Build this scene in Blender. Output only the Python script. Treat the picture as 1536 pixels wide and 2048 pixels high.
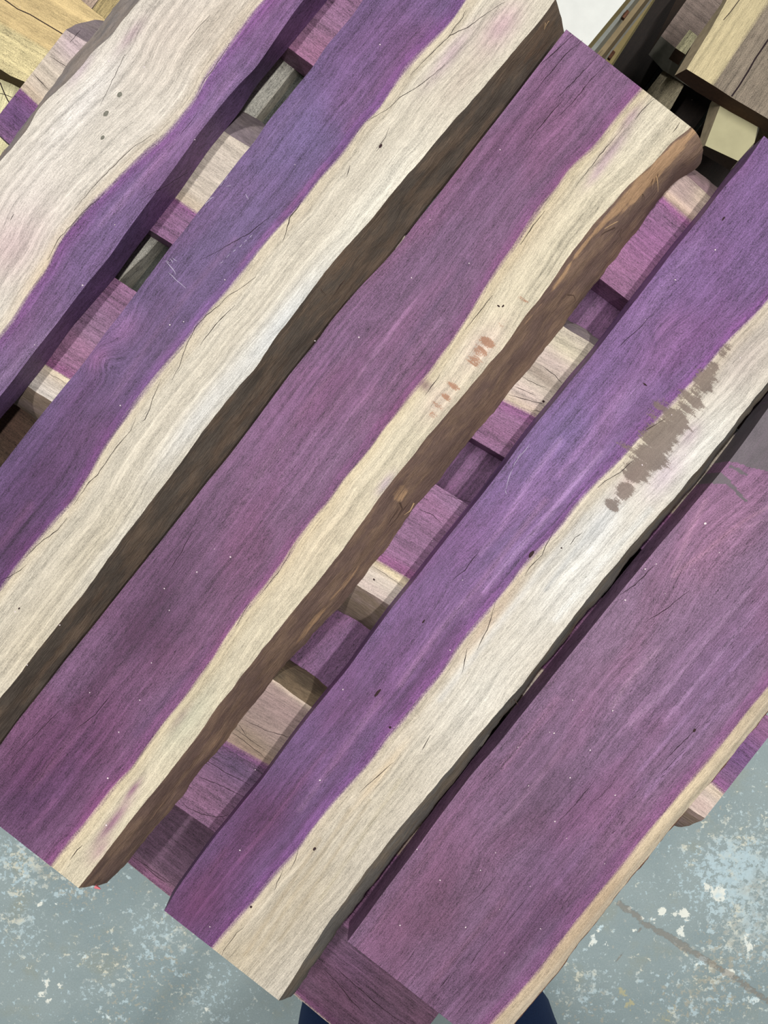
import bpy, math, random
import numpy as np
from mathutils import Vector

for o in list(bpy.data.objects):
    bpy.data.objects.remove(o, do_unlink=True)
scene = bpy.context.scene
COL = scene.collection
rng = np.random.default_rng(7)
random.seed(7)

# ------------------------------------------------------------------ camera, light, exposure
F = 1538.0            # focal length in pixels of the 1536 x 2048 frame
H0 = 1.65             # camera height above the concrete floor
ZT = 1.05             # camera to the top faces of the upper boards
cam_d = bpy.data.cameras.new('camera')
cam = bpy.data.objects.new('camera', cam_d); COL.objects.link(cam)
cam.location = (0, 0, H0)
cam_d.sensor_fit = 'VERTICAL'; cam_d.sensor_height = 36.0; cam_d.sensor_width = 27.0
cam_d.lens = 36.0 * F / 2048.0
cam_d.clip_start = 0.02
scene.camera = cam

w = bpy.data.worlds.new('workshop_air'); scene.world = w; w.use_nodes = True
w.node_tree.nodes['Background'].inputs[0].default_value = (0.93, 0.97, 1.0, 1)
w.node_tree.nodes['Background'].inputs[1].default_value = 0.085

D2 = np.array([-0.617, -0.787])     # along the upper boards (towards the near left), world xy
E2 = np.array([0.787, -0.617])      # across the upper boards (towards the right), world xy
def tube(s, c, z, power, length, width=0.10):
    l = bpy.data.lights.new('tube_light', 'AREA'); l.shape = 'RECTANGLE'
    l.size = length; l.size_y = width; l.energy = power; l.color = (1.0, 0.985, 0.95)
    o = bpy.data.objects.new('tube_light', l); COL.objects.link(o)
    p = D2 * s + E2 * c
    o.location = (p[0], p[1], z)
    tgt = Vector((0, 0, 0.6)) + Vector((D2[0]*s*0.9, D2[1]*s*0.9, 0))
    d = (tgt - o.location).normalized()
    x = Vector((D2[0], D2[1], 0)); zax = -d
    y = zax.cross(x).normalized(); x = y.cross(zax).normalized()
    from mathutils import Matrix
    o.rotation_euler = Matrix((x, y, zax)).transposed().to_euler()
    return o
tube(-0.60, -1.90, 6.60, 244, 5.0, 0.16)
tube(-0.60,  1.42, 6.60, 244, 5.0, 0.16)

scene.view_settings.view_transform = 'Standard'
scene.view_settings.look = 'None'
scene.view_settings.gamma = 1.0
scene.view_settings.use_curve_mapping = False
scene.view_settings.exposure = 0.16

# ------------------------------------------------------------------ helpers
def lin(r, g=None, b=None):
    if g is None: r, g, b = r
    v = np.array([r, g, b], float) / 255.0
    return np.where(v <= 0.04045, v / 12.92, ((v + 0.055) / 1.055) ** 2.4)

def desat(c, k=0.86):
    c = np.asarray(c, float); g = c @ np.array([0.3, 0.5, 0.2]); return g + (c - g) * k
HG = np.array([1.00, 1.02, 1.04])
def sc_px(pts):
    p = np.array(pts, float).reshape(-1, 2)
    s = -0.617 * p[:, 0] + 0.787 * p[:, 1] - 332.0
    c = 0.787 * p[:, 0] + 0.617 * p[:, 1] - 1236.0
    return s, c
def sc_world(pts, Z):
    s, c = sc_px(pts)
    return s * Z / F, c * Z / F
def xy_world(pts, Z):
    p = np.array(pts, float).reshape(-1, 2)
    return np.stack([(p[:, 0] - 768) / F * Z, -(p[:, 1] - 1024) / F * Z], 1)

def tag(o, label=None, cat=None, group=None, kind=None):
    if label: o['label'] = label
    if cat: o['category'] = cat
    if group: o['group'] = group
    if kind: o['kind'] = kind
    return o
def empty(name, loc=(0, 0, 0)):
    o = bpy.data.objects.new(name, None); COL.objects.link(o)
    o.location = loc; o.empty_display_size = 0.05
    return o

def mesh_obj(name, verts, faces, mats, parent=None, attrs=None, fmat=None, sharp=35):
    """verts in world coordinates; parented parts keep them because parents have no rotation"""
    v = np.array(verts, float)
    if parent is not None: v = v - np.array(parent.location)
    me = bpy.data.meshes.new(name)
    me.from_pydata(v.tolist(), [], faces)
    for m in (mats if isinstance(mats, (list, tuple)) else [mats]): me.materials.append(m)
    if fmat is not None: me.polygons.foreach_set('material_index', np.array(fmat, dtype=np.int32))
    if attrs:
        for k, val in attrs.items():
            val = np.asarray(val, float)
            if val.ndim == 1:
                a = me.attributes.new(k, 'FLOAT', 'POINT'); a.data.foreach_set('value', val.astype(np.float32))
            elif k == 'gc':
                a = me.attributes.new(k, 'FLOAT_VECTOR', 'POINT'); a.data.foreach_set('vector', val.astype(np.float32).ravel())
            else:
                a = me.attributes.new(k, 'FLOAT_COLOR', 'POINT')
                c4 = np.concatenate([val, np.ones((len(val), 1))], 1)
                a.data.foreach_set('color', c4.astype(np.float32).ravel())
    me.polygons.foreach_set('use_smooth', np.ones(len(me.polygons), dtype=bool))
    me.update()
    me.set_sharp_from_angle(angle=math.radians(sharp))
    o = bpy.data.objects.new(name, me); COL.objects.link(o)
    if parent is not None: o.parent = parent
    return o

# smooth 2-D value noise for geometry and broad colour changes
_perm = rng.random((64, 64))
def vnoise(x, y):
    x = np.asarray(x, float); y = np.asarray(y, float)
    xi = np.floor(x).astype(int); yi = np.floor(y).astype(int)
    fx = x - xi; fy = y - yi
    fx = fx * fx * (3 - 2 * fx); fy = fy * fy * (3 - 2 * fy)
    g = lambda i, j: _perm[i % 64, j % 64]
    return (g(xi, yi) * (1 - fx) * (1 - fy) + g(xi + 1, yi) * fx * (1 - fy)
            + g(xi, yi + 1) * (1 - fx) * fy + g(xi + 1, yi + 1) * fx * fy)
def fnoise(x, y, o=3):
    t = 0; a = 0.5; n = 0
    for k in range(o):
        t = t + a * vnoise(x * 2 ** k + 11 * k, y * 2 ** k + 5 * k); n += a; a *= 0.5
    return t / n

def seg_dist(px, py, pts):
    d = np.full(px.shape, 1e9)
    for (x0, y0), (x1, y1) in zip(pts[:-1], pts[1:]):
        vx, vy = x1 - x0, y1 - y0; t = np.clip(((px - x0) * vx + (py - y0) * vy) / (vx * vx + vy * vy), 0, 1)
        d = np.minimum(d, np.hypot(px - x0 - t * vx, py - y0 - t * vy))
    return d

# ------------------------------------------------------------------ materials
class NT:
    def __init__(s, name):
        s.m = bpy.data.materials.new(name); s.m.use_nodes = True
        s.t = s.m.node_tree; s.b = s.t.nodes['Principled BSDF']
    def n(s, typ, **kw):
        nd = s.t.nodes.new(typ)
        for k, v in kw.items(): setattr(nd, k, v)
        return nd
    def l(s, a, b): s.t.links.new(a, b)
    def val(s, x, sock):
        if isinstance(x, (int, float)): sock.default_value = x
        elif isinstance(x, (tuple, list, np.ndarray)):
            v = list(x)
            if len(sock.default_value) == 4 and len(v) == 3: v = v + [1]
            sock.default_value = v
        else: s.l(x, sock)
    def math(s, op, a, b=0.0, c=0.0, clamp=False):
        nd = s.n('ShaderNodeMath', operation=op, use_clamp=clamp)
        s.val(a, nd.inputs[0]); s.val(b, nd.inputs[1]); s.val(c, nd.inputs[2])
        return nd.outputs[0]
    def mix(s, f, a, b, blend='MIX'):
        nd = s.n('ShaderNodeMix', data_type='RGBA', blend_type=blend)
        s.val(f, nd.inputs[0]); s.val(a, nd.inputs[6]); s.val(b, nd.inputs[7])
        return nd.outputs[2]
    def attr(s, name): return s.n('ShaderNodeAttribute', attribute_name=name)
    def noise(s, vec, scale, detail=2.0, rough=0.5, out=0, dist=0.0):
        nd = s.n('ShaderNodeTexNoise')
        s.l(vec, nd.inputs['Vector']); nd.inputs['Scale'].default_value = scale
        nd.inputs['Detail'].default_value = detail; nd.inputs['Roughness'].default_value = rough
        nd.inputs['Distortion'].default_value = dist
        return nd.outputs[out]
    def scale(s, vec, sc, off=(0, 0, 0)):
        nd = s.n('ShaderNodeMapping'); s.l(vec, nd.inputs['Vector'])
        nd.inputs['Scale'].default_value = sc; nd.inputs['Location'].default_value = off
        return nd.outputs[0]
    def ramp(s, x, lo, hi, a=0.0, b=1.0):
        nd = s.n('ShaderNodeMapRange', interpolation_type='SMOOTHSTEP')
        s.val(x, nd.inputs[0]); nd.inputs[1].default_value = lo; nd.inputs[2].default_value = hi
        nd.inputs[3].default_value = a; nd.inputs[4].default_value = b
        return nd.outputs[0]
    def gain(s, col, f):
        """multiply a colour by a scalar"""
        nd = s.n('ShaderNodeVectorMath', operation='SCALE')
        s.val(col, nd.inputs[0]); s.val(f, nd.inputs[3])
        return nd.outputs[0]
    def done(s, col, rough=0.6, bump=None, bstr=0.3, bdist=0.001, spec=0.3):
        s.val(col, s.b.inputs['Base Color']); s.val(rough, s.b.inputs['Roughness'])
        s.b.inputs['Specular IOR Level'].default_value = spec
        if bump is not None:
            nd = s.n('ShaderNodeBump'); nd.inputs['Strength'].default_value = bstr
            nd.inputs['Distance'].default_value = bdist
            s.l(bump, nd.inputs['Height']); s.l(nd.outputs[0], s.b.inputs['Normal'])
        return s.m

def wood_material(name='planed_wood', violet=True):
    t = NT(name)
    gc = t.attr('gc').outputs['Vector']
    hd = t.attr('hd').outputs['Fac']
    hc = t.attr('hc').outputs['Color']; sc = t.attr('sc').outputs['Color']
    st = t.attr('st').outputs['Fac']; stc = t.attr('stc').outputs['Color']
    band = t.noise(t.scale(gc, (2.2, 34, 9)), 1.0, 3, 0.55, dist=0.6)       # growth bands
    streak = t.noise(t.scale(gc, (7, 150, 40)), 1.0, 3, 0.6)                # grain streaks
    fibre = t.noise(t.scale(gc, (60, 760, 300)), 1.0, 3, 0.65)              # fine fibres
    pore = t.noise(t.scale(gc, (110, 900, 500), (3, 1, 2)), 1.0, 1, 0.5)      # short dark pores
    mott = t.noise(t.scale(gc, (26, 40, 30)), 1.0, 4, 0.6)
    speck = t.noise(gc, 640, 2, 0.6)
    big = t.noise(t.scale(gc, (5, 11, 5), (1.3, 4.1, 0)), 1.0, 2, 0.5)
    # sap / heart border
    e = t.math('MULTIPLY_ADD', t.math('SUBTRACT', streak, 0.5), 0.010, hd)
    e = t.math('MULTIPLY_ADD', t.math('SUBTRACT', band, 0.5), 0.012, e)
    e = t.math('MULTIPLY_ADD', t.math('SUBTRACT', speck, 0.5), 0.005, e)
    m = t.ramp(e, -0.0035, 0.0035)
    # heartwood
    D = lambda x, k, acc: t.math('MULTIPLY_ADD', t.math('SUBTRACT', x, 0.5), k, acc)
    line = t.noise(t.scale(gc, (3.2, 85, 30), (7, 2, 0)), 1.0, 2, 0.55, dist=0.4)
    k = D(band, 0.55, 1.0); k = D(streak, 0.7, k); k = D(fibre, 1.5, k); k = D(mott, 0.7, k); k = D(speck, 1.9, k)
    k = t.math('MULTIPLY_ADD', t.ramp(pore, 0.60, 0.72), -0.34, k)
    k = t.math('MULTIPLY_ADD', t.ramp(line, 0.58, 0.74), 0.34, k)
    k = t.math('MULTIPLY_ADD', t.ramp(line, 0.42, 0.28), -0.20, k)
    line3 = t.noise(t.scale(gc, (2.0, 190, 40), (8, 3, 0)), 1.0, 3, 0.6)
    k = D(line3, 0.9, k)
    k = t.math('MAXIMUM', k, 0.15)
    heart = t.gain(hc, k)
    if violet:
        heart = t.mix(t.ramp(big, 0.40, 0.66), heart, t.mix(1.0, heart, (1.05, 0.91, 0.95), 'MULTIPLY'))
        nb = t.math('MULTIPLY', t.ramp(e, -0.020, -0.004), 0.8)
        heart = t.mix(nb, heart, t.mix(1.0, heart, (1.18, 0.86, 1.12), 'MULTIPLY'))
    # sapwood
    line2 = t.noise(t.scale(gc, (1.6, 150, 30), (2, 5, 0)), 1.0, 3, 0.6)
    q = D(band, 0.24, 1.0); q = D(streak, 0.45, q); q = D(fibre, 1.1, q); q = D(mott, 0.4, q); q = D(speck, 1.0, q)
    q = D(line2, 1.0, q)
    q = t.math('MULTIPLY_ADD', t.ramp(pore, 0.62, 0.74), -0.20, q)
    q = t.math('MULTIPLY_ADD', t.ramp(line, 0.56, 0.72), 0.10, q)
    q = t.math('MULTIPLY_ADD', t.ramp(line, 0.44, 0.30), -0.12, q)
    sap = t.gain(sc, t.math('MAXIMUM', q, 0.2))
    if violet:
        nb2 = t.math('MULTIPLY', t.ramp(e, 0.022, 0.004), 0.5)
        sap = t.mix(nb2, sap, t.mix(1.0, sap, (0.98, 0.89, 0.76), 'MULTIPLY'))
    col = t.mix(m, heart, sap)
    # stains with ragged, grain-torn rims
    comb = t.noise(t.scale(gc, (120, 16, 10)), 1.0, 3, 0.6)
    sm = t.math('MULTIPLY_ADD', t.math('SUBTRACT', comb, 0.5), 2.0, st)
    sm = t.math('MULTIPLY_ADD', t.math('SUBTRACT', speck, 0.5), 1.2, sm)
    sm = t.math('MULTIPLY', t.ramp(sm, 0.40, 0.60), t.ramp(st, 0.03, 0.20))
    scol = t.gain(stc, t.math('MULTIPLY_ADD', t.math('SUBTRACT', mott, 0.5), 0.7, t.math('MULTIPLY_ADD', t.math('SUBTRACT', speck, 0.5), 0.6, 1.0)))
    col = t.mix(t.math('MULTIPLY', sm, 0.86), col, scol)
    # sawdust specks
    vo = t.n('ShaderNodeTexVoronoi'); t.l(gc, vo.inputs['Vector']); vo.inputs['Scale'].default_value = 42
    sep = t.n('ShaderNodeSeparateColor'); t.l(vo.outputs['Color'], sep.inputs[0])
    dust = t.math('MULTIPLY', t.math('LESS_THAN', vo.outputs['Distance'], 0.045), t.math('GREATER_THAN', sep.outputs[0], 0.90))
    col = t.mix(t.math('MULTIPLY', dust, 0.75), col, tuple(lin(225, 210, 215)))
    h = t.math('MULTIPLY_ADD', fibre, 0.6, t.math('MULTIPLY', speck, 0.5))
    return t.done(col, t.math('MULTIPLY_ADD', streak, 0.15, 0.52), h, 0.35, 0.0008, 0.28)

def bark_material():
    t = NT('bark_edge')
    gc = t.attr('gc').outputs['Vector']; hc = t.attr('hc').outputs['Color']; sc = t.attr('sc').outputs['Color']
    st = t.attr('st').outputs['Fac']; stc = t.attr('stc').outputs['Color']
    n1 = t.noise(t.scale(gc, (9, 60, 60)), 1.0, 5, 0.65, dist=0.8)
    n2 = t.noise(t.scale(gc, (90, 420, 420)), 1.0, 3, 0.6)
    n3 = t.noise(t.scale(gc, (14, 26, 26), (4, 2, 0)), 1.0, 4, 0.6)
    sp = t.noise(gc, 700, 2, 0.6)
    k = t.math('MULTIPLY_ADD', t.math('SUBTRACT', n1, 0.5), 0.9, 1.0)
    k = t.math('MULTIPLY_ADD', t.math('SUBTRACT', n2, 0.5), 0.8, k)
    k = t.math('MULTIPLY_ADD', t.math('SUBTRACT', sp, 0.5), 0.7, k)
    col = t.gain(t.mix(t.ramp(n3, 0.40, 0.62), hc, sc), k)
    sm = t.ramp(t.math('MULTIPLY_ADD', t.math('SUBTRACT', n1, 0.5), 0.8, st), 0.40, 0.60)
    col = t.mix(t.math('MULTIPLY', sm, 0.9), col, t.gain(stc, k))
    h = t.math('MULTIPLY_ADD', n1, 1.0, t.math('MULTIPLY', n2, 0.4))
    return t.done(col, 0.75, h, 0.6, 0.003, 0.2)

def plain(name, rgb, rough=0.6, nscale=60, amp=0.4, spec=0.3):
    t = NT(name)
    co = t.n('ShaderNodeTexCoord').outputs['Object']
    n = t.noise(co, nscale, 4, 0.6)
    return t.done(t.gain(tuple(lin(rgb)), t.math('MULTIPLY_ADD', t.math('SUBTRACT', n, 0.5), amp * 2, 1.0)), rough, n, 0.2, 0.001, spec)

WOOD = wood_material()
PLAINWOOD = wood_material('rough_sawn_wood', False)
BARK = bark_material()
SEAL = plain('red_end_seal', (150, 78, 84), 0.6)
CRACK = plain('dark_check', (38, 26, 30), 0.9)
ENDG = plain('brown_end_grain', (70, 48, 34), 0.8, 160, 0.5)

# ------------------------------------------------------------------ board builder
AX = {'along': 0, 'cross': 1}
class Board:
    """A sawn board lofted through measured edge curves. Direction 'along' follows the upper boards, 'cross' runs square to them.
    Edge order across the board: first edge -> heart/sap border -> second edge."""
    def __init__(b, name, label, axis, Z, h, rng_px, first, border, second, sap='second',
                 first_bot=None, second_bot=None, heart=(110, 78, 118), sapc=(200, 185, 155),
                 hblobs=(), sblobs=(), hs=(), ss=(), stains=(), stain_col=(120, 100, 90), bumps=(), bark=((74, 64, 56), (92, 74, 60)),
                 bark_stain=(), bark_stain_col=(150, 110, 75), step=0.0028, cat='board', group=None,
                 round_=0.0, bevel=None, ends=SEAL, dz=0.0006, rough_edge=0.0016, zend=None, tuck=0.0, wood=None, bulge=False):
        b.bulge = bulge
        b.axis, b.Z, b.h = axis, Z, h
        b.ztop = H0 - Z
        b.stains = stains; b.stc = lin(stain_col); b.hblobs = hblobs; b.sblobs = sblobs
        b.hs, b.ss = hs, ss; b.heart = desat(lin(heart)) * HG; b.sapc = desat(lin(sapc), 0.60); b.bumps = bumps
        along, across = (D2, E2) if axis == 'along' else (E2, D2)
        b.u, b.v = along, across
        k0, k1 = rng_px
        off = 332.0 if axis == 'along' else 1236.0
        a0, a1 = (k0 - off) * Z / F, (k1 - off) * Z / F
        N = max(8, int((a1 - a0) / step))
        A = np.linspace(a0, a1, N); b.A = A; b.N = N
        def curve(pts, Zc, shift=0.0):
            if isinstance(pts, (int, float)):      # constant offset in px
                o2 = 1236.0 if axis == 'along' else 332.0
                return np.full(N, (pts - o2) * Zc / F)
            s, c = sc_world(pts, Zc)
            aa, bb = (s, c) if axis == 'along' else (c, s)
            i = np.argsort(aa); y = np.interp(A, aa[i], bb[i])
            kz = np.exp(-0.5 * (np.arange(-9, 10) / 3.0) ** 2); kz /= kz.sum()
            yp = np.pad(y, 9, mode='edge'); return np.convolve(yp, kz, 'valid')
        Zb = Z + h
        L = curve(first, Z); R = curve(second, Z)
        LB = curve(first_bot, Zb) if first_bot is not None else L
        RB = (curve(second_bot, Z + h * 0.5 if bulge else Zb) + tuck) if second_bot is not None else R
        j = (fnoise(A * 60, A * 0 + sum(map(ord,label)) % 50, 3) - 0.5)
        if sap == 'second' and second_bot is not None: R = R + j * rough_edge
        if sap == 'first' and first_bot is not None: L = L + j * rough_edge
        Hc = curve(border, Z) if border is not None else (R if sap == 'second' else L)
        b.L, b.R, b.Hc = L, R, Hc
        b.mw_h = np.mean(Hc - L) if sap == 'second' else np.mean(R - Hc)
        b.sap = sap
        mid = along * (a0 + a1) / 2 + across * np.mean((L + R) / 2)
        b.root = empty(name, (mid[0], mid[1], b.ztop - h))
        tag(b.root, label, cat, group)
        b.dz = dz
        has_sap = border is not None
        e_mat = [wood or WOOD, ends]
        if not has_sap:
            b.solid('heartwood', L, R, LB, RB, e_mat, None, None)
        elif sap == 'second':
            b.solid('heartwood', L, Hc, LB, Hc, e_mat, None, None)
            b.solid('sapwood', Hc, R, Hc, R, e_mat, None, bevel)
        else:
            b.solid('sapwood', L, Hc, L, Hc, e_mat, bevel, None)
            b.solid('heartwood', Hc, R, Hc, RB, e_mat, None, None)
        if second_bot is not None and sap == 'second' and has_sap:
            b.edge(R, RB, +1, [BARK, ends], bark, bark_stain, bark_stain_col, round_, bevel)
        if first_bot is not None and sap == 'first' and has_sap:
            b.edge(L, LB, -1, [BARK, ends], bark, bark_stain, bark_stain_col, round_, bevel)
    def xyz(b, a, bb, z):
        a = np.asarray(a); bb = np.asarray(bb); z = np.broadcast_to(z, a.shape)
        return np.stack([a * b.u[0] + bb * b.v[0], a * b.u[1] + bb * b.v[1], z], -1)
    def attrs(b, a, bb, z):
        i = np.clip((a - b.A[0]) / (b.A[-1] - b.A[0]) * (b.N - 1), 0, b.N - 1)
        L = np.interp(i, np.arange(b.N), b.L); R = np.interp(i, np.arange(b.N), b.R); Hc = np.interp(i, np.arange(b.N), b.Hc)
        hd = (bb - Hc) if b.sap == 'second' else (Hc - bb)
        wh = np.maximum((Hc - L) if b.sap == 'second' else (R - Hc), 0.004)
        g = np.where(hd < 0, hd / wh * max(b.mw_h, 0.01), hd)
        off = 332.0 if b.axis == 'along' else 1236.0
        off2 = 1236.0 if b.axis == 'along' else 332.0
        pa = a * F / b.Z + off; pb = bb * F / b.Z + off2       # measured frame units
        s, c = (pa, pb) if b.axis == 'along' else (pb, pa)
        px = -0.617 * s + 0.787 * c; py = 0.787 * s + 0.617 * c
        def bl(x, y, la, lb, rot=0.0):
            dx = px - x; dy = py - y
            ds = -0.617 * dx + 0.787 * dy; dc = 0.787 * dx + 0.617 * dy
            if b.axis == 'cross': ds, dc = dc, ds
            if rot:
                cr, sr = math.cos(rot), math.sin(rot); ds, dc = cr * ds + sr * dc, -sr * ds + cr * dc
            return np.exp(-(ds / la) ** 2 - (dc / lb) ** 2)
        for (x, y, la, lb, amp) in b.bumps: g = g + amp * bl(x, y, la, lb)
        hcol = np.tile(b.heart, (len(a), 1)); scol = np.tile(b.sapc, (len(a), 1))
        for (x, y, la, lb, col, k) in b.hblobs:
            wgt = (k * bl(x, y, la, lb))[:, None]; hcol = hcol * (1 - wgt) + desat(lin(col)) * HG * wgt
        for (x, y, la, lb, col, k) in b.sblobs:
            wgt = (k * bl(x, y, la, lb))[:, None]; scol = scol * (1 - wgt) + desat(lin(col), 0.7) * wgt
        for (pts, wd, col, k) in b.hs:
            wob = 1 + 0.8 * (fnoise(a * 14 + wd, bb * 60, 2) - 0.5)
            wgt = (k * np.exp(-(seg_dist(px, py, pts) / (wd * wob)) ** 2))[:, None]; hcol = hcol * (1 - wgt) + desat(lin(col)) * HG * wgt
        for (pts, wd, col, k) in b.ss:
            wob = 1 + 0.9 * (fnoise(a * 18 + wd, bb * 80, 2) - 0.5)
            wgt = (k * np.exp(-(seg_dist(px, py, pts) / (wd * wob)) ** 2))[:, None]; scol = scol * (1 - wgt) + desat(lin(col), 0.85) * wgt
        st = np.zeros(len(a))
        for q in b.stains:
            if q[0] == 'poly':
                st = np.maximum(st, inside(px, py, q[1]) * q[2])
            else:
                (x, y, la, lb, k) = q; st = np.maximum(st, np.minimum(1.0, 1.6 * bl(x, y, la, lb)) * k)
        ph = (sum(map(ord,b.root['label'])) % 97) * 0.37
        gcv = np.stack([a + ph, g + ph * 0.7, z], -1)
        return dict(gc=gcv, hd=hd, hc=hcol, sc=scol, st=st, stc=np.tile(b.stc, (len(a), 1)))
    def solid(b, name, P, Q, PB, QB, mats, bevL, bevR):
        N = b.N; M = max(3, int(np.mean(np.abs(Q - P)) / 0.0030) + 1)
        f = np.linspace(0, 1, M)
        bb = P[:, None] + (Q - P)[:, None] * f[None]
        aa = np.repeat(b.A[:, None], M, 1)
        z = b.ztop - fnoise(aa * 9, bb * 40, 2) * b.dz
        if bevR is not None:
            r0, drop = bevR; t = np.clip((f - r0) / (1 - r0), 0, 1); z = z - drop * t[None]
        if bevL is not None:
            r0, drop = bevL; t = np.clip((1 - f - r0) / (1 - r0), 0, 1); z = z - drop * t[None]
        top = b.xyz(aa, bb, z).reshape(-1, 3)
        zb = b.ztop - b.h
        bot = np.stack([b.xyz(b.A, PB, zb), b.xyz(b.A, QB, zb)], 1).reshape(-1, 3)
        V = np.concatenate([top, bot])
        faces = []; fm = []
        flip = b.axis == 'cross'
        fl = lambda q: tuple(reversed(q)) if flip else q
        idx = np.arange(N * M).reshape(N, M)
        q = np.stack([idx[:-1, :-1], idx[:-1, 1:], idx[1:, 1:], idx[1:, :-1]], -1).reshape(-1, 4)
        q = q[:, ::-1] if not flip else q
        q = q[:, ::-1]
        faces += q.tolist(); fm += [0] * len(q)
        B0 = N * M
        for i in range(N - 1):
            faces.append(fl((idx[i, 0], idx[i + 1, 0], B0 + 2 * (i + 1), B0 + 2 * i))); fm.append(0)
            faces.append(fl((idx[i, -1], B0 + 2 * i + 1, B0 + 2 * (i + 1) + 1, idx[i + 1, -1]))); fm.append(0)
            faces.append(fl((B0 + 2 * i, B0 + 2 * (i + 1), B0 + 2 * (i + 1) + 1, B0 + 2 * i + 1))); fm.append(0)
        faces.append(fl(tuple(int(x) for x in idx[0]) [::-1] + (B0, B0 + 1))); fm.append(1)
        faces.append(fl(tuple(int(x) for x in idx[-1]) + (B0 + 2 * (N - 1) + 1, B0 + 2 * (N - 1)))); fm.append(1)
        a_all = np.concatenate([aa.ravel(), np.repeat(b.A, 2)])
        b_all = np.concatenate([bb.ravel(), np.stack([P, Q], 1).ravel()])
        z_all = V[:, 2]
        at = b.attrs(a_all, b_all, z_all)
        faces = [tuple(int(k) for k in reversed(f_)) for f_ in faces]
        return mesh_obj(name, V, faces, mats, b.root, at, fm, 40)
    def edge(b, T, B, sgn, mats, cols, stains, stcol, round_, bevel):
        N = b.N; K = 9
        f = np.linspace(0, 1, K)
        d0 = bevel[1] if bevel else 0.0
        lin_b, lin_z = f, f
        rb, rz = np.sin(f * math.pi / 2), 1 - np.cos(f * math.pi / 2)
        rd = round_ if callable(round_) else (lambda A: np.full(len(A), float(round_)))
        r = rd(b.A)[:, None]
        fb = (1 - r) * lin_b[None] + r * rb[None]; fz = (1 - r) * lin_z[None] + r * rz[None]
        if b.bulge: fb = np.repeat((np.clip(f / 0.5, 0, 1) ** 0.8 - 0.10 * np.clip((f - 0.5) / 0.5, 0, 1))[None], N, 0); fz = np.repeat(f[None], N, 0)
        bb = T[:, None] + (B - T)[:, None] * fb
        aa = np.repeat(b.A[:, None], K, 1)
        z = b.ztop - d0 - (b.h - d0) * fz
        ns = (fnoise(aa * 22, f[None] * 4 + aa * 3, 4) - 0.5) * np.sin(f * math.pi)[None]
        ns2 = (fnoise(aa * 90, f[None] * 9 + 7, 2) - 0.5) * np.sin(f * math.pi)[None]
        bb = bb + sgn * (ns * 0.006 + ns2 * 0.0022)
        z = np.clip(z + ns * 0.005, b.ztop - b.h, b.ztop - d0)
        jb = (fnoise(b.A * 55, b.A * 0 + 3, 3) - 0.5) * 0.004
        bb[:, -1] += jb; bb[:, -2] += jb * 0.6
        srf = b.xyz(aa, bb, z).reshape(-1, 3)
        back = b.xyz(b.A, T - sgn * 0.0005, b.ztop - b.h)
        V = np.concatenate([srf, back]); idx = np.arange(N * K).reshape(N, K); B0 = N * K
        q = np.stack([idx[:-1, :-1], idx[:-1, 1:], idx[1:, 1:], idx[1:, :-1]], -1).reshape(-1, 4)
        st = [tuple(x) for x in q.tolist()]
        for i in range(N - 1):
            st.append((idx[i, -1], B0 + i, B0 + i + 1, idx[i + 1, -1]))
            st.append((B0 + i, idx[i, 0], idx[i + 1, 0], B0 + i + 1))
        fm = [0] * len(st)
        st.append(tuple(idx[0])[::-1] + (B0,)); st.append(tuple(idx[-1]) + (B0 + N - 1,)); fm += [1, 1]
        # outward orientation: along x across
        up = (b.u[0] * b.v[1] - b.u[1] * b.v[0]) > 0
        if (sgn > 0) != up: st = [tuple(reversed(x)) for x in st]
        st = [tuple(int(k) for k in reversed(x)) for x in st]
        a_all = np.concatenate([aa.ravel(), b.A]); b_all = np.concatenate([bb.ravel(), T]); z_all = V[:, 2]
        sv = b.stains; sc_ = b.stc; b.stains = stains; b.stc = lin(stcol)
        at = b.attrs(a_all, b_all, z_all); b.stains = sv; b.stc = sc_
        at['gc'] = np.stack([a_all, (b_all - np.mean(T)) + (b.ztop - z_all), z_all], -1)
        at['hc'] = np.tile(lin(cols[0]) * 1.7, (len(V), 1)); at['sc'] = np.tile(lin(cols[1]) * 1.7, (len(V), 1))
        return mesh_obj('live_edge', V, st, mats, b.root, at, fm, 60)
    # drawn-out details on the top face
    def cracks(b, lines, width=0.0009, mat=None, name='crack'):
        for ln in lines:
            p = xy_world(ln, b.Z); pts = []
            for k in range(len(p) - 1):
                n = max(2, int(np.linalg.norm(p[k + 1] - p[k]) / 0.006))
                for t in range(n): pts.append(p[k] + (p[k + 1] - p[k]) * t / n)
            pts.append(p[-1]); pts = np.array(pts); n = len(pts)
            if n < 3: continue
            tn = np.gradient(pts, axis=0); tn /= np.linalg.norm(tn, axis=1)[:, None] + 1e-9
            nr = np.stack([-tn[:, 1], tn[:, 0]], 1)
            jit = (rng.random(n) - 0.5) * 0.0012
            pts = pts + nr * jit[:, None]
            t = np.linspace(0, 1, n); wd = width * (0.25 + 0.75 * np.sin(np.clip(t, 0.02, 0.98) * math.pi) ** 0.7) * (0.7 + 0.6 * rng.random(n))
            z = b.ztop + 0.00008
            V = []
            for i in range(n):
                for sg, zz in ((-0.5, -0.001), (-0.18, 0.0), (0.18, 0.0), (0.5, -0.001)):
                    q = pts[i] + nr[i] * wd[i] * sg; V.append((q[0], q[1], z + zz * 0.4))
            Fc = []
            for i in range(n - 1):
                for k in range(3): Fc.append((4 * i + k, 4 * i + 4 + k, 4 * i + 5 + k, 4 * i + 1 + k))
            mesh_obj(name, V, Fc, mat or CRACK, b.root)
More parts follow.
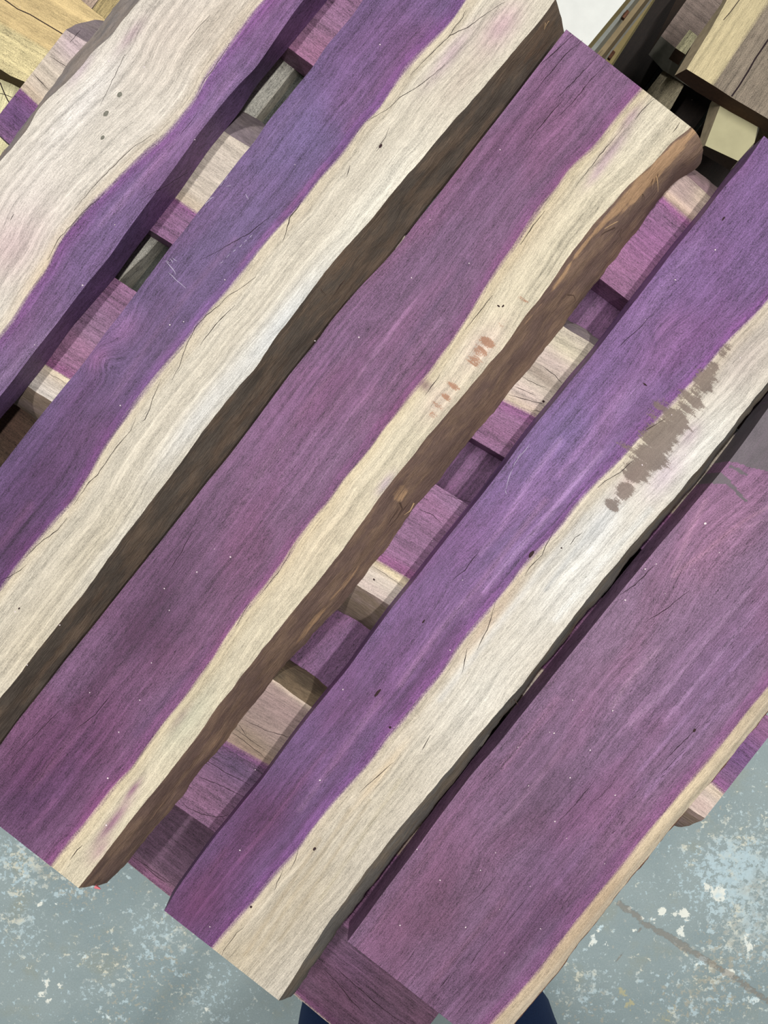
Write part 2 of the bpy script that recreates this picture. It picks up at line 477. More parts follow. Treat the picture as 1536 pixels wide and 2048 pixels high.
    def knots(b, spots, mat, name='knot'):
        for (x, y, rx, ry) in spots:
            c = xy_world([(x, y)], b.Z)[0]; V = []; Fc = []; n = 14
            z = b.ztop - 0.0007
            for rr, zz in ((1.0, 0.0), (0.72, 0.0009), (0.34, 0.0012)):
                for k in range(n):
                    th = 2 * math.pi * k / n; jr = 1 + 0.25 * (rng.random() - 0.5)
                    q = c + b.u * math.cos(th) * rx * rr * jr * b.Z / F + b.v * math.sin(th) * ry * rr * jr * b.Z / F
                    V.append((q[0], q[1], z + zz))
            V.append((c[0], c[1], z + 0.0010))
            up = (b.u[0] * b.v[1] - b.u[1] * b.v[0]) > 0
            for r_ in range(2):
                for k in range(n):
                    Fc.append((r_ * n + k, r_ * n + (k + 1) % n, (r_ + 1) * n + (k + 1) % n, (r_ + 1) * n + k))
            for k in range(n): Fc.append((2 * n + k, 2 * n + (k + 1) % n, 3 * n))
            if not up: Fc = [tuple(reversed(x)) for x in Fc]
            mesh_obj(name, V, Fc, mat, b.root)

def inside(px, py, poly):
    poly = np.array(poly, float); r = np.zeros(len(px), bool); n = len(poly); j = n - 1
    for i in range(n):
        xi, yi = poly[i]; xj, yj = poly[j]
        cond = ((yi > py) != (yj > py)) & (px < (xj - xi) * (py - yi) / (yj - yi + 1e-9) + xi)
        r ^= cond; j = i
    return r.astype(float)

def prism(name, label, cat, Z, h, top, bot=None, axis=None, heart=(110, 100, 85), sapc=(175, 160, 120), border=None,
          group=None, side=None, endm=None, part=None, sapsign=1, topm=None):
    """a plank of the neighbouring stacks: polygon top with grain along `axis` (two frame points); sides get real thickness"""
    p = xy_world(top, Z); q = xy_world(bot, Z + h) if bot is not None else p.copy()
    n = len(p)
    area = 0.5 * np.sum(p[:, 0] * np.roll(p[:, 1], -1) - np.roll(p[:, 0], -1) * p[:, 1])
    if area < 0: p = p[::-1]; q = q[::-1]
    ax = xy_world(axis, Z); u = ax[1] - ax[0]; u /= np.linalg.norm(u); v = np.array([-u[1], u[0]])
    zt = H0 - Z
    ctr = p.mean(0)
    # subdivide the top through a fan of rings so the border attribute varies smoothly
    V = [tuple(x) + (zt,) for x in p] + [tuple(x) + (zt - h,) for x in q]
    Fc = [tuple(range(n)), tuple(reversed(range(n, 2 * n)))]; fm = [0, 0]
    for i in range(n):
        k = (i + 1) % n; Fc.append((i, n + i, n + k, k))
        e = p[k] - p[i]; e = e / (np.linalg.norm(e) + 1e-9)
        fm.append(1 if abs(e @ u) > 0.7 else 2)
    V = np.array(V)
    root = empty(name, (ctr[0], ctr[1], zt - h)); tag(root, label, cat, group)
    a = V[:, :2] @ u; bb = V[:, :2] @ v
    if border is not None:
        bw = xy_world(border, Z) @ v
        hd = (bb - bw.mean()) * sapsign
    else: hd = np.full(len(V), -1.0)
    ph = (sum(map(ord,label)) % 53) * 0.31
    at = dict(gc=np.stack([a + ph, bb + ph, V[:, 2]], 1), hd=hd, hc=np.tile(lin(heart), (len(V), 1)),
              sc=np.tile(lin(sapc), (len(V), 1)), st=np.zeros(len(V)), stc=np.tile(lin(60, 50, 40), (len(V), 1)))
    mesh_obj(part or 'plank_body', V, Fc, [topm or PLAINWOOD, side or PLAINWOOD, endm or ENDG], root, at, fm, 20)
    return root

# ------------------------------------------------------------------ floor
def floor_material():
    t = NT('painted_concrete')
    co = t.n('ShaderNodeTexCoord').outputs['Object']
    wear = t.attr('wear').outputs['Fac']; crack = t.attr('crack').outputs['Fac']
    n1 = t.noise(t.scale(co, (1, 1, 1)), 3.2, 5, 0.6)
    n2 = t.noise(co, 52, 7, 0.72)
    n2b = t.noise(t.scale(co, (1, 1, 1), (3, 7, 0)), 84, 6, 0.72)
    n3 = t.noise(t.scale(co, (1, 1, 1), (9, 1, 0)), 11, 4, 0.6)
    n4 = t.noise(co, 320, 2, 0.6)
    base = t.mix(t.ramp(n1, 0.35, 0.68), tuple(lin(136, 152, 155)), tuple(lin(150, 164, 165)))
    base = t.mix(t.math('MULTIPLY', t.ramp(n3, 0.52, 0.72), 0.55), base, tuple(lin(146, 152, 140)))
    base = t.gain(base, t.math('MULTIPLY_ADD', t.math('SUBTRACT', n4, 0.5), 0.35, 1.0))
    amt = t.math('MULTIPLY_ADD', wear, 0.16, 0.06)
    c1 = t.ramp(t.math('ADD', n2, amt), 0.655, 0.70)
    c2 = t.ramp(t.math('ADD', n2b, amt), 0.66, 0.71)
    chipa = t.mix(t.ramp(n3, 0.45, 0.6), tuple(lin(186, 206, 212)), tuple(lin(214, 214, 198)))
    col = t.mix(t.math('MULTIPLY', c1, 0.85), base, chipa)
    col = t.mix(t.math('MULTIPLY', c2, 0.8), col, t.mix(t.ramp(n1, 0.45, 0.6), tuple(lin(170, 168, 154)), tuple(lin(184, 206, 214))))
    pale = t.attr('pale').outputs['Fac']
    pm = t.ramp(t.math('MULTIPLY_ADD', t.math('SUBTRACT', n2, 0.5), 2.0, pale), 0.42, 0.52)
    col = t.mix(t.math('MULTIPLY', pm, 0.95), col, t.mix(t.ramp(n3, 0.48, 0.58), tuple(lin(236, 238, 228)), tuple(lin(204, 224, 230))))
    yel = t.attr('yel').outputs['Fac']
    ym = t.ramp(t.math('MULTIPLY_ADD', t.math('SUBTRACT', n2b, 0.5), 2.0, yel), 0.42, 0.55)
    col = t.mix(t.math('MULTIPLY', ym, 0.7), col, tuple(lin(190, 182, 138)))
    cm = t.ramp(t.math('MULTIPLY_ADD', t.math('SUBTRACT', n2, 0.5), 1.2, crack), 0.40, 0.55)
    col = t.mix(t.math('MULTIPLY', cm, 0.65), col, tuple(lin(132, 124, 114)))
    h = t.math('MULTIPLY_ADD', cm, -1.0, t.math('MULTIPLY', c1, -0.3))
    return t.done(col, t.math('MULTIPLY_ADD', n2, 0.2, 0.42), h, 0.4, 0.002, 0.35)

def build_floor():
    X = np.concatenate([[-5, -2.5, -1.4], np.linspace(-0.95, 1.05, 300), [1.6, 2.6, 5]])
    Y = np.concatenate([[-5, -2.5, -1.6], np.linspace(-1.25, 1.25, 320), [1.7, 2.6, 5]])
    gx, gy = np.meshgrid(X, Y); nx, ny = len(X), len(Y)
    px = gx.ravel() * F / H0 + 768; py = -gy.ravel() * F / H0 + 1024
    wear = np.zeros(len(px)); pale = np.zeros(len(px)); yel = np.zeros(len(px))
    def blob(arr, L):
        for (x, y, r, k) in L: np.maximum(arr, k * np.exp(-((px - x) ** 2 + (py - y) ** 2) / r ** 2), out=arr)
    blob(wear, [(1480, 1750, 110, 0.9), (1500, 1860, 90, 0.8), (1440, 1950, 90, .6), (250, 1960, 120, .35), (330, 1880, 90, .5), (60, 1720, 80, .7),
                (150, 1760, 60, .6), (40, 1850, 60, .5), (1390, 2010, 90, .5), (1170, 1980, 60, .5), (400, 2000, 80, .4)])
    blob(pale, [(1438, 1788, 18, .8), (1415, 1775, 14, .6), (1325, 1823, 13, .7), (1348, 1834, 12, .6), (1370, 1828, 15, .7), (1360, 1870, 14, .7), (1365, 1850, 9, .6),
                (1285, 1838, 8, .6), (1310, 1842, 8, .6), (1186, 1882, 14, .6), (1215, 1892, 11, .6), (1200, 1858, 10, .6), (1245, 1882, 10, .5), (1230, 1920, 9, .5),
                (1460, 1945, 16, .6), (1405, 1920, 18, .6), (1510, 2000, 14, .6), (1262, 1818, 9, .6), (1268, 1860, 8, .6), (1500, 1890, 30, .45),
                (90, 1965, 14, .55), (84, 1990, 12, .55), (122, 1970, 12, .55), (95, 2000, 10, .5), (110, 1815, 10, .5), (45, 1758, 14, .5), (33, 1825, 10, .5),
                (8, 1795, 10, .5), (80, 1810, 9, .5), (22, 2027, 7, .5), (210, 2030, 12, .5), (415, 2022, 14, .5), (165, 1905, 12, .4), (1325, 1795, 10, .4), (1240, 1695, 14, .35), (1330, 1710, 10, .4), (1375, 1720, 10, .4)])
    blob(yel, [(1245, 1985, 16, .6), (1260, 2010, 14, .6), (160, 1930, 8, .5), (125, 1975, 7, .5), (210, 2020, 9, .5), (180, 2006, 8, .5), (1330, 2030, 30, .4), (1450, 2020, 25, .4)])
    d = seg_dist(px, py, [(1240, 1808), (1265, 1825), (1285, 1846), (1318, 1862), (1370, 1893), (1420, 1925), (1480, 1962), (1600, 2050)])
    crk = np.exp(-(d / (9.0 * (0.6 + 0.9 * fnoise(px / 40, py / 40)))) ** 2) * 0.72
    crk = np.maximum(crk, 0.6 * np.exp(-(seg_dist(px, py, [(1285, 1850), (1270, 1875), (1245, 1905), (1225, 1935)]) / 2.5) ** 2))
    V = np.stack([gx.ravel(), gy.ravel(), np.zeros(len(px))], 1)
    idx = np.arange(nx * ny).reshape(ny, nx)
    q = np.stack([idx[:-1, :-1], idx[:-1, 1:], idx[1:, 1:], idx[1:, :-1]], -1).reshape(-1, 4).tolist()
    o = mesh_obj('floor', V, q, floor_material(), None, dict(wear=wear, pale=pale, yel=yel, crack=crk))
    tag(o, 'blue grey painted concrete floor with chipped pale patches', 'floor', kind='structure')
build_floor()

# ------------------------------------------------------------------ the five upper boards
b1_left = [(280,0),(247,37),(217,77),(183,103),(157,140),(127,170),(97,197),(73,220),(63,247),(43,273),(20,300),(0,320)]
b1_lbot = [(238,0),(207,43),(180,78),(157,103),(133,128),(120,152),(97,182),(73,216),(43,257),(20,287),(0,312)]
b1_heart = [(528,0),(512,17),(480,57),(450,97),(420,137),(403,163),(393,190),(377,213),(353,243),(320,277),(290,300),(260,330),(227,363),(187,403),(157,440),(133,467),(113,497),(107,512),(97,535),(77,562),(60,585),(43,612),(27,639),(10,659),(0,672)]
b1_right = [(607,0),(590,20),(512,135),(483,163),(450,200),(400,263),(350,333),(300,400),(250,467),(220,512),(167,575),(117,642),(67,705),(17,772),(0,792)]
b1_rbot = [(655,0),(575,97),(512,172),(480,223),(450,260),(417,300),(360,383),(300,460),(260,512),(230,555),(143,655),(90,730),(43,789),(0,837)]
B1 = Board('live_edge_board', 'pale board with purple strip on its right and three grey pin knots', 'along', ZT, 0.050, (-620, 900),
      b1_left, b1_heart, b1_right, 'first', b1_lbot, b1_rbot, heart=(108, 80, 124), sapc=(206, 193, 175),
      hblobs=[(390, 250, 120, 40, (122, 92, 136), .8), (60, 700, 140, 60, (112, 82, 118), .7), (200, 480, 120, 60, (106, 80, 124), .6), (560, 60, 120, 60, (122, 86, 130), .7)],
      hs=[([(470,150),(400,240),(320,320),(230,420)], 9, (136,100,146), .6), ([(330,310),(270,370),(200,450)], 5, (142,106,152), .5), ([(130,640),(60,700),(0,760)], 8, (134,104,142), .5), ([(560,30),(500,110)], 10, (96,66,110), .5)],
      sblobs=[(20, 480, 90, 60, (198, 162, 165), .8), (60, 380, 120, 60, (212, 200, 190), .6), (330, 60, 120, 60, (205, 186, 170), .6), (170, 200, 120, 30, (222, 214, 208), .7), (262, 70, 40, 10, (170, 130, 150), .6), (160, 140, 40, 10, (190, 160, 178), .6), (440, 40, 140, 40, (196, 176, 152), .6), (100, 540, 70, 30, (206, 184, 150), .7)],
      bark=((106, 100, 99), (116, 106, 100)), group=None)
B1.cracks([[(147,420),(200,358),(263,296),(307,268)], [(200,212),(213,185),(232,145),(250,108)], [(375,80),(395,55),(420,30)], [(280,400),(330,372),(375,345)],
           [(95,520),(115,480),(160,430),(210,385)], [(405,165),(425,140),(460,85)], [(360,270),(372,255),(395,225)], [(140,85),(160,60)], [(20,440),(28,428)]], 0.0007)
GREYK = plain('grey_pin_knot', (120, 118, 108), 0.8, 300, 0.5)
B1.knots([(239, 189, 7, 5), (212, 227, 8, 5), (205, 275, 6, 4)], GREYK)

b2_left = [(725,0),(708,27),(648,97),(630,128),(579,190),(532,247),(512,280),(483,313),(457,347),(433,377),(413,403),(393,427),(367,463),(343,490),(327,512),(277,579),(240,629),(213,662),(187,699),(157,739),(137,762),(103,804),(77,836),(33,892),(0,935)]
b2_heart = [(1000,-90),(932,0),(909,37),(882,67),(859,90),(829,120),(800,155),(775,190),(755,220),(729,243),(709,270),(692,297),(665,330),(635,363),(622,383),(599,413),(572,440),(549,467),(529,490),(512,512),(493,539),(477,559),(457,585),(427,615),(397,652),(370,689),(337,725),(310,759),(283,792),(257,829),(227,869),(203,905),(183,942),(163,972),(147,999),(123,1024),(103,1047),(73,1084),(43,1121),(20,1151),(0,1177)]
b2_right = [(1109,-2),(1096,20),(1067,57),(1044,83),(1024,107),(995,140),(969,173),(939,207),(905,243),(872,283),(835,327),(805,360),(779,393),(752,427),(725,457),(699,487),(675,512),(652,542),(629,572),(605,605),(585,632),(565,655),(545,685),(525,715),(512,737),(480,769),(453,802),(427,835),(400,869),(373,909),(347,945),(323,975),(300,1005),(287,1024),(260,1057),(230,1097),(200,1141),(170,1184),(133,1227),(97,1274),(63,1317),(37,1351),(17,1377),(0,1396)]
b2_rbot = [(1132,55),(1024,195),(979,253),(929,313),(879,373),(829,430),(795,473),(769,512),(732,552),(692,602),(655,645),(622,685),(589,725),(552,775),(512,829),(467,889),(417,952),(365,1021),(300,1101),(250,1164),(200,1227),(150,1291),(100,1354),(50,1421),(0,1481)]
B2 = Board('live_edge_board', 'purple and cream board with dark grey bark edge, right of the three-knot board', 'along', ZT, 0.050, (-688, 1420),
      b2_left, b2_heart, b2_right, 'second', None, b2_rbot, heart=(102, 76, 120), sapc=(203, 189, 162),
      hblobs=[(640, 250, 160, 70, (104, 84, 130), .8), (450, 420, 140, 60, (106, 86, 128), .8), (800, 80, 140, 70, (110, 74, 118), .7), (70, 960, 150, 90, (80, 48, 88), .9), (180, 850, 130, 60, (98, 62, 102), .7), (20, 1100, 90, 50, (82, 48, 88), .9),
              (255, 655, 40, 26, (146, 100, 152), .85), (200, 715, 26, 18, (150, 98, 150), .8), (330, 700, 60, 40, (98, 70, 106), .7), (700, 200, 60, 30, (120, 82, 130), .6), (300, 640, 160, 50, (100, 74, 112), .5)],
      sblobs=[(1000, 55, 60, 26, (190, 148, 160), .85), (900, 110, 70, 14, (185, 150, 165), .7), (560, 650, 170, 26, (204, 206, 206), .85), (400, 830, 150, 22, (212, 210, 206), .7), (750, 400, 160, 30, (222, 216, 198), .6), (200, 1100, 150, 60, (184, 170, 140), .7), (60, 1290, 120, 60, (196, 180, 148), .7), (230, 1090, 130, 16, (214, 206, 190), .6),
              (930, 150, 90, 26, (186, 166, 148), .6)],
      bumps=[(210, 720, 26, 30, 0.020), (250, 660, 50, 34, -0.012)],
      bark=((66, 59, 53), (80, 68, 58)), bark_stain=[(1090, 70, 70, 30, .45), (690, 520, 60, 22, .45), (600, 600, 50, 20, .4)], bark_stain_col=(98, 80, 66), tuck=0.007,
      hs=[([(740,230),(640,350),(560,440)], 9, (88,62,106), .6), ([(470,480),(390,570),(300,680),(230,790)], 6, (118,84,124), .5), ([(860,40),(770,150),(690,260)], 8, (116,78,122), .5), ([(300,800),(210,920),(130,1010)], 7, (104,64,102), .5), ([(180,770),(110,860),(40,950)], 8, (84,56,96), .5), ([(600,200),(520,310)], 8, (116,90,134), .5), ([(650,330),(560,440),(480,530)], 5, (124,84,126), .5), ([(60,1010),(0,1090)], 8, (110,70,106), .4)])
B2.cracks([[(932,20),(925,35),(905,60),(900,70)], [(1010,3),(975,25),(935,55),(900,70),(880,90),(855,115),(820,150)], [(890,130),(840,170),(800,195),(780,215),(735,242)], [(779,255),(770,275),(760,290),(753,303)],
           [(700,330),(693,355)], [(602,405),(580,435),(565,485)], [(512,553),(480,577),(457,590),(443,607),(413,630),(390,655),(373,690),(357,735),(343,760)], [(322,758),(310,785),(300,815),(290,840),(285,843)],
           [(272,835),(262,860),(240,885),(215,920),(195,950),(178,965),(160,990),(147,1010)], [(135,1035),(115,1060),(80,1085),(50,1115)], [(55,1128),(40,1142),(25,1150),(0,1162)], [(550,425),(500,465),(440,500),(400,520)], [(470,610),(430,650),(400,690)]], 0.0010)
DARKK = plain('dark_knot', (52, 34, 36), 0.8, 300, 0.5)
SCR = plain('pale_scratch', (206, 198, 216), 0.6, 200, 0.2)
B2.cracks([[(337,545),(352,560),(372,577)], [(331,522),(345,538),(352,549)], [(345,515),(354,522)], [(334,520),(338,526)], [(340,517),(346,526)], [(410,410),(416,402),(424,396)], [(418,398),(428,394)], [(441,372),(446,362)], [(448,360),(456,352)], [(452,372),(462,370)], [(505,470),(499,475)], [(494,480),(488,485)], [(484,489),(478,494)], [(472,499),(466,504)], [(460,508),(452,515)], [(446,522),(440,527)], [(492,388),(497,399)]], 0.0008, SCR, 'scratch')
B2.knots([(761, 292, 6, 3), (38, 1217, 3, 2)], DARKK)

b3_left = [(1135,55),(1024,200),(975,263),(925,327),(880,385),(838,437),(800,487),(770,522),(715,579),(659,645),(639,675),(609,712),(579,749),(545,795),(512,840),(460,909),(410,969),(370,1021),(300,1109),(240,1184),(187,1251),(133,1317),(87,1377),(33,1444),(0,1491)]
b3_heart = [(1286,173),(1264,200),(1244,223),(1224,247),(1204,273),(1184,297),(1157,320),(1134,343),(1117,370),(1097,393),(1074,420),(1054,450),(1037,477),(1024,500),(1012,512),(992,542),(972,572),(955,602),(939,629),(919,659),(899,689),(879,715),(859,745),(832,775),(809,805),(789,832),(765,859),(745,889),(729,909),(709,932),(689,955),(669,985),(645,1019),(637,1024),(615,1054),(592,1084),(575,1114),(555,1141),(532,1171),(512,1195),(490,1221),(470,1251),(447,1284),(427,1317),(403,1347),(377,1384),(353,1414),(327,1444),(300,1481),(280,1507),(263,1534),(233,1566),(213,1593),(190,1626),(167,1656),(143,1683),(123,1706),(103,1733)]
b3_right = [(1384,253),(1344,283),(1311,323),(1277,353),(1250,377),(1224,410),(1190,443),(1162,480),(1137,512),(1107,559),(1080,597),(1050,632),(1024,671),(1005,699),(979,725),(959,752),(932,782),(905,815),(879,845),(852,875),(829,909),(809,932),(789,955),(772,979),(752,1005),(739,1024),(719,1051),(692,1091),(672,1117),(645,1151),(622,1181),(595,1211),(572,1241),(545,1274),(525,1297),(512,1316),(483,1351),(460,1384),(433,1414),(417,1441),(393,1474),(370,1504),(350,1531),(320,1569),(297,1596),(270,1629),(247,1659),(220,1693),(193,1729),(173,1756),(155,1778)]
b3_rbot = [(1380,350),(1361,350),(1324,393),(1297,427),(1271,463),(1234,512),(1197,559),(1157,612),(1124,652),(1091,695),(1057,739),(1024,775),(992,819),(962,852),(932,889),(902,929),(875,965),(855,985),(835,1009),(822,1024),(799,1061),(769,1101),(739,1137),(712,1171),(679,1217),(655,1237),(629,1264),(592,1307),(575,1324),(552,1351),(512,1402),(477,1447),(457,1474),(433,1504),(405,1536),(383,1566),(357,1599),(333,1629),(307,1659),(283,1689),(253,1723),(233,1749),(213,1766),(203,1781)]
B3 = Board('live_edge_board', 'central purple board with wide brown bark edge and torn fibres near its top end', 'along', ZT, 0.050, (-653, 1301),
      b3_left, b3_heart, b3_right, 'second', None, b3_rbot, heart=(116, 78, 112), sapc=(205, 188, 148),
      hblobs=[(1150, 140, 150, 80, (124, 86, 122), .8), (900, 480, 200, 80, (114, 80, 114), .7), (640, 780, 160, 80, (112, 74, 112), .7), (330, 1150, 160, 90, (94, 58, 90), .8), (300, 1270, 80, 60, (80, 46, 76), .8), (150, 1500, 160, 90, (94, 54, 92), .85), (60, 1590, 120, 90, (84, 46, 84), .8), (560, 940, 120, 50, (126, 80, 120), .5), (1000, 330, 100, 40, (106, 74, 110), .5)],  # darkest blobs, lower left, also hold the dimmer light of the near end
      hs=[([(880,640),(800,740),(720,850),(640,960)], 4, (140,100,136), .6), ([(830,600),(740,720),(650,840),(560,960)], 4, (138,98,134), .6), ([(760,760),(680,860),(600,970),(540,1050)], 4, (138,96,132), .55), ([(980,280),(900,390),(820,500)], 6, (134,96,132), .5), ([(1100,150),(1000,290),(920,400)], 6, (106,70,106), .5), ([(330,1180),(240,1300),(150,1420)], 14, (82,46,76), .6), ([(700,700),(600,830),(500,970)], 6, (132,92,126), .5), ([(940,520),(850,640),(760,770)], 6, (102,72,106), .5), ([(560,900),(450,1050),(360,1180)], 6, (124,82,116), .4), ([(250,1330),(150,1460),(60,1580)], 6, (116,74,108), .5), ([(180,1440),(80,1560)], 6, (114,72,106), .4), ([(420,1290),(340,1390),(270,1470)], 7, (92,58,96), .5), ([(110,1600),(60,1660)], 6, (112,66,104), .5)],
      sblobs=[(1262, 235, 30, 9, (168, 118, 158), .8), (1225, 300, 60, 11, (172, 120, 158), .8), (1195, 345, 30, 7, (176, 132, 160), .6), (265, 1580, 26, 6, (140, 74, 120), .9), (225, 1645, 56, 9, (150, 88, 128), .9), (200, 1700, 30, 10, (176, 132, 140), .7), (362, 1435, 30, 8, (150, 112, 118), .7), (770, 968, 26, 9, (178, 150, 172), .75), (965, 690, 60, 30, (214, 178, 168), .55), (880, 800, 50, 26, (210, 176, 160), .5),
              (1020, 590, 90, 22, (212, 196, 160), .5), (380, 1440, 80, 26, (176, 176, 146), .6), (1060, 480, 120, 20, (204, 180, 140), .5), (640, 1080, 140, 40, (206, 184, 146), .6), (850, 770, 12, 16, (130, 92, 100), .8), (1290, 260, 120, 40, (208, 196, 170), .6)],
      stains=[(975, 683, 8, 14, .75), (959, 705, 10, 15, .62), (1008, 637, 5, 12, .55), (1045, 598, 4, 14, .5), (948, 722, 9, 14, .6), (909, 772, 5, 13, .62), (879, 809, 6, 15, .55), (894, 795, 5, 10, .55), (866, 829, 8, 10, .5), (1000, 655, 6, 10, .48)],
      stain_col=(158, 112, 86), bark=((82, 66, 60), (96, 78, 66)),
      bark_stain=[(1375, 275, 40, 9, .8), (1345, 305, 40, 11, .85), (1312, 340, 40, 13, .9), (1280, 372, 40, 14, .95), (1248, 402, 40, 11, .85), (1210, 442, 40, 9, .75), (1170, 488, 40, 8, .65), (1120, 555, 50, 6, .6), (1070, 620, 50, 6, .5), (800, 985, 24, 18, .55), (760, 1060, 60, 10, .45), (690, 1165, 70, 9, .5), (620, 1255, 70, 9, .5), (300, 1650, 90, 12, .4), (420, 1500, 90, 10, .35)], bark_stain_col=(166, 134, 104),
      round_=lambda A: np.clip(0.85 - (A + 0.674) * 2.2, 0.15, 0.85))
B3.cracks([[(1146,70),(1108,105),(1080,130)], [(1165,80),(1130,110),(1105,140),(1080,170),(1055,200)], [(1205,100),(1160,150),(1110,200)], [(1218,123),(1180,160),(1150,200),(1110,240)], [(1310,197),(1285,220),(1270,240)],
           [(1250,250),(1200,310),(1150,375)], [(985,590),(955,630),(930,660)], [(592,1084),(560,1140),(520,1190)], [(500,1205),(480,1240),(470,1255)], [(1130,195),(1090,240),(1060,280)], [(1090,420),(1060,460),(1040,490)], [(880,750),(850,790)],
           [(330,1150),(360,1110),(385,1060)], [(140,1720),(155,1700),(165,1690)], [(1360,245),(1345,265)], [(120,1420),(70,1470),(20,1520)], [(230,1380),(190,1430),(150,1460)]], 0.0009)
B3.knots([(1006, 612, 4, 2), (997, 612, 2, 4)], DARKK)

b4_left = [(1528,271),(1511,297),(1488,330),(1463,357),(1435,390),(1412,422),(1373,469),(1345,503),(1308,553),(1275,595),(1248,629),(1180,717),(1143,760),(1112,799),(1073,846),(1045,881),(1014,924),(973,978),(936,1024),(890,1081),(831,1157),(784,1215),(745,1268),(695,1338),(636,1409),(590,1468),(551,1521),(523,1560),(492,1597),(461,1636),(431,1671),(392,1724),(357,1773),(341,1800),(326,1826)]
b4_lbot = [(1520,271),(1500,297),(1474,324),(1461,342),(1437,373),(1412,407),(1372,456),(1341,493),(1305,540),(1270,584),(1240,624),(1172,712),(1137,752),(1104,795),(1066,840),(1038,876),(1005,921),(966,973),(930,1018),(884,1076),(825,1152),(779,1209),(740,1262),(690,1333),(631,1404),(586,1463),(547,1517),(519,1556),(488,1592),(457,1632),(427,1668),(388,1721),(353,1770),(338,1796),(328,1820)]
b4_heart = [(1600,520),(1536,602),(1507,635),(1481,659),(1457,684),(1434,712),(1414,739),(1384,769),(1354,800),(1324,829),(1301,855),(1271,882),(1247,912),(1224,935),(1197,962),(1174,989),(1151,1015),(1121,1054),(1094,1081),(1071,1104),(1051,1127),(1031,1154),(1024,1164),(1005,1187),(982,1214),(955,1244),(929,1274),(912,1297),(895,1327),(872,1357),(842,1394),(822,1421),(799,1447),(775,1474),(759,1497),(739,1524),(702,1566),(672,1599),(645,1633),(622,1663),(602,1693),(575,1723),(549,1749),(525,1779),(512,1796),(493,1819),(467,1849),(440,1879),(424,1898)]
b4_right = [(1640,640),(1533,767),(1509,797),(1480,832),(1451,873),(1425,903),(1402,933),(1375,963),(1349,996),(1318,1029),(1289,1062),(1259,1094),(1236,1125),(1207,1157),(1170,1203),(1133,1252),(1108,1284),(1073,1332),(1040,1375),(1004,1415),(961,1465),(931,1500),(904,1533),(880,1561),(851,1596),(826,1624),(800,1654),(775,1686),(759,1709),(732,1742),(710,1773),(685,1809),(664,1836),(645,1863),(612,1916),(579,1968),(559,1998)]
b4_rbot = [(1640,652),(1535,783),(1500,824),(1468,867),(1443,899),(1422,927),(1398,957),(1369,989),(1341,1020),(1310,1054),(1287,1084),(1256,1121),(1236,1150),(1206,1188),(1174,1223),(1153,1250),(1118,1293),(1088,1330),(1061,1364),(1034,1399),(1006,1436),(981,1465),(954,1504),(946,1516),(919,1549),(878,1600),(853,1633),(820,1674),(787,1717),(763,1748),(740,1777),(712,1814),(685,1852),(654,1892),(620,1941),(589,1987)]
